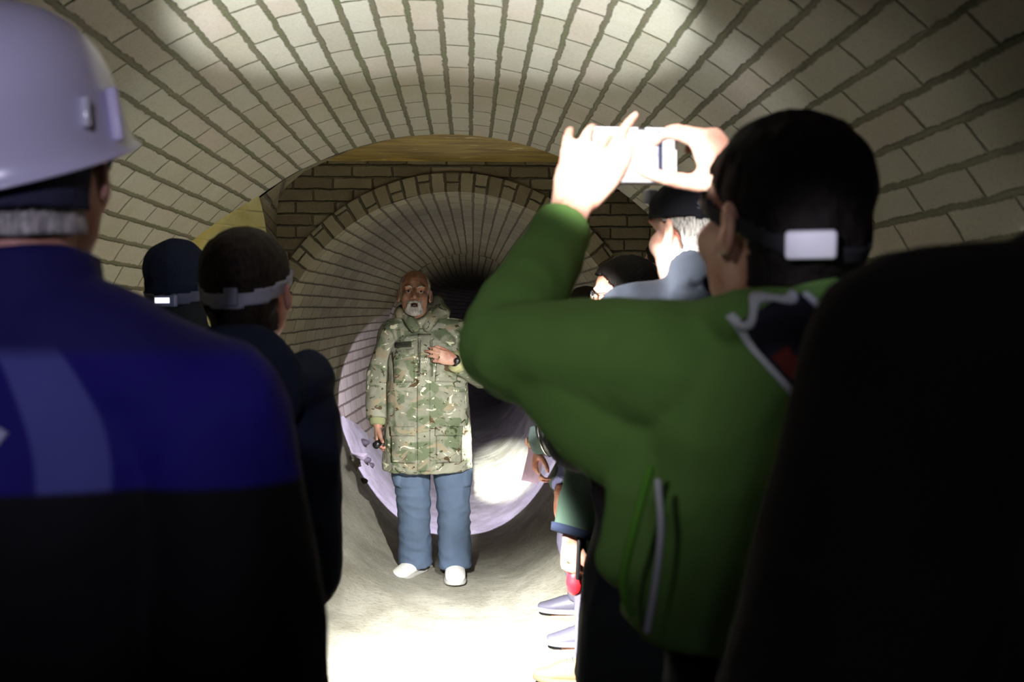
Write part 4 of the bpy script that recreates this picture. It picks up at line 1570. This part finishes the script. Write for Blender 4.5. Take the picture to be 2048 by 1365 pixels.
# crumpled tan and grey boot at the bottom edge
bt_ = thing('boot', 'worn tan and grey boot on the lit floor beside the black coat', 'boot', (P(1165, 1345, 4.02).x, 4.02, floor_z(.41, 4.02)), R(60))
JJ = dict(anL=V((0, 0, .08)), toeL=(-.2, 1))
bo = shoe(JJ, 'L', bt_, mat_plain('tan_suede', '#66553a', .85, var=.35, scale=40), mat_plain('tan_sole', '#463a26', .8), L=.27, W=.05, lace=mat_plain('grey_lace', '#3a3b44', .7), high=.03)
bo.name = 'upper'

# ---- figure in the dark coat at the right edge ----------------------------------------------------
DK = mat_fabric('dark_brown_coat_cloth', '#2a2726', fold=8, bump=.4)
h = thing('person', 'figure in a plain dark coat filling the right-hand edge, seen from behind', 'person', (.525, .74, floor_z(.525, .74)), R(6))
J = joints(1.78, hrot=(0, 2, 0), hc=(.04, .03, 1.66), neck=(.03, 0, 1.50), sho=(.01, 0, 1.455), shL=(-.19, 0, 1.43), elL=(-.285, -.03, 1.15), wrL=(-.22, .1, .92))
hL = lambda bm: hand(bm, J['wrL'], (0, .2, -1), (-1, 0, 0), (0, 1, 0))
hR = lambda bm: hand(bm, J['wrR'], (0, .2, -1), (1, 0, 0), (0, 1, 0))
body(J, h, SKIN, (hL, hR), voxel=.007)
link('hair', head_shell(J, .012, hairline, noise_amp=.003), HAIR_BLACK, h)
coat(J, h, 'coat', DK, .72, w=1.08, d=1.1, sleeve=(.09, .08, .064), fold=.010, seed=53, collar=.07, shoulder=.09, hemr=(.235, .18))
trousers(J, h, BLACK_CLOTH, 1.0)
for q in 'LR':
    shoe(J, q, h, RUBBER, SOLE_GREY)
# ------------------------------------------------------------------ torches, headlamps and added fills
def spot(name, loc, aim, power, deg, blend=0.3, color=(1, 1, 1), size=0.02):
    l = bpy.data.lights.new(name, 'SPOT')
    l.energy = power
    l.spot_size = R(deg)
    l.spot_blend = blend
    l.color = color
    l.shadow_soft_size = size
    o = bpy.data.objects.new(name, l)
    COL.objects.link(o)
    o.location = loc
    o.rotation_euler = (V(aim) - V(loc)).to_track_quat('-Z', 'Y').to_euler()
    return o
WARM = (1.0, 0.96, 0.86)
COOL = (0.80, 0.76, 1.0)
# floor pool in front of the speaker, from the headlamp of the man with the head strap
spot('headlamp_floor_pool', (-0.36, 2.14, 1.60), (0.0, 3.8, 0.0), 5500, 50, 1.0, (1, 0.99, 0.95), 0.03)
# fill added from the crowd side to brighten the speaker, strongest at the hem
spot('fill_on_speaker', (0.40, 2.40, 1.72), (-0.22, 5.7, 0.62), 950, 36, 1.0, (1, 0.98, 0.92), 0.03)
# extra side spot added to whiten the neck of the man in the cap
spot('fill_on_neck', (-0.36, 2.05, 1.64), (0.45, 2.08, 1.60), 420, 14, 0.7, (1, 0.98, 0.95), 0.02)
# unseen lavender spot added behind the speaker, throwing a circle into the smaller tunnel
spot('hidden_torch_circle', (-0.10, 6.10, 1.52), (-0.16, 8.2, 0.40), 470, 63, 0.06, (.66, .60, 1.0), 0.012)
# narrow white torch on the right-hand floor
spot('torch_hotspot', (-0.02, 1.85, 1.60), P(1005, 935, 8.0), 45000, 6.2, 0.8, (0.97, 1, 0.95), 0.02)
# beam on the phone and hands
spot('headlamp_on_hands', (-0.30, 0.15, 2.18), P(1290, 340, 1.48), 620, 13, 0.8, (1, 0.98, 0.95), 0.02)
# separate soft fill added to brighten the green sleeve
spot('fill_on_sleeve', (-0.30, 0.10, 1.80), (0.10, 1.25, 1.45), 16, 34, 1.0, (1, 0.98, 0.9), 0.04)
# lamp turned up at the vault
spot('headlamp_vault', (-0.08, 2.2, 1.35), (-0.08, 2.58, 2.4), 100, 74, 0.3, (.98, 1, .98), 0.03)
spot('torch_vault_side', (-0.30, 2.3, 1.5), (-0.9, 3.4, 1.9), 4, 70, 0.3, (0.9, 1, 0.92), 0.02)
spot('fill_vault_right', (0.42, 2.42, 1.85), (0.62, 2.9, 2.25), 3.0, 140, 1.0, (.98, 1, .98), 0.04)  # wash added to even out the right of the vault
spot('fill_on_pack', (-0.30, 0.05, 1.82), P(1645, 492, 1.0), 40, 6.5, 1.0, (.9, .88, 1), 0.02)  # narrow fill added to brighten the pale battery pack
# cool lamp of someone behind, on the hard hat and blue jacket
spot('headlamp_behind', (-0.20, -0.55, 1.95), (-0.43, 1.0, 1.58), 36, 34, 1.0, COOL, 0.04)
l = bpy.data.lights.new('fill_behind', 'POINT')  # weak ambient fill added behind the camera
l.energy = 4.0
l.color = COOL
l.shadow_soft_size = 0.05
o = bpy.data.objects.new('fill_behind', l)
COL.objects.link(o)
o.location = (0.0, -0.8, 2.1)
w = bpy.data.worlds.new('world')
SC.world = w
w.use_nodes = True
w.node_tree.nodes['Background'].inputs[0].default_value = (0.02, 0.02, 0.025, 1)
w.node_tree.nodes['Background'].inputs[1].default_value = 0.0
SC.view_settings.view_transform = 'Standard'
SC.view_settings.look = 'None'
SC.view_settings.exposure = 0.0
SC.view_settings.gamma = 1.0

SC.cycles.use_adaptive_sampling = True
SC.cycles.adaptive_threshold = 0.06
SC.cycles.use_denoising = True
SC.cycles.max_bounces = 5
SC.cycles.diffuse_bounces = 4
SC.cycles.glossy_bounces = 2
SC.cycles.transmission_bounces = 2
SC.cycles.caustics_reflective = False
SC.cycles.caustics_refractive = False
SC.cycles.sample_clamp_indirect = 6.0
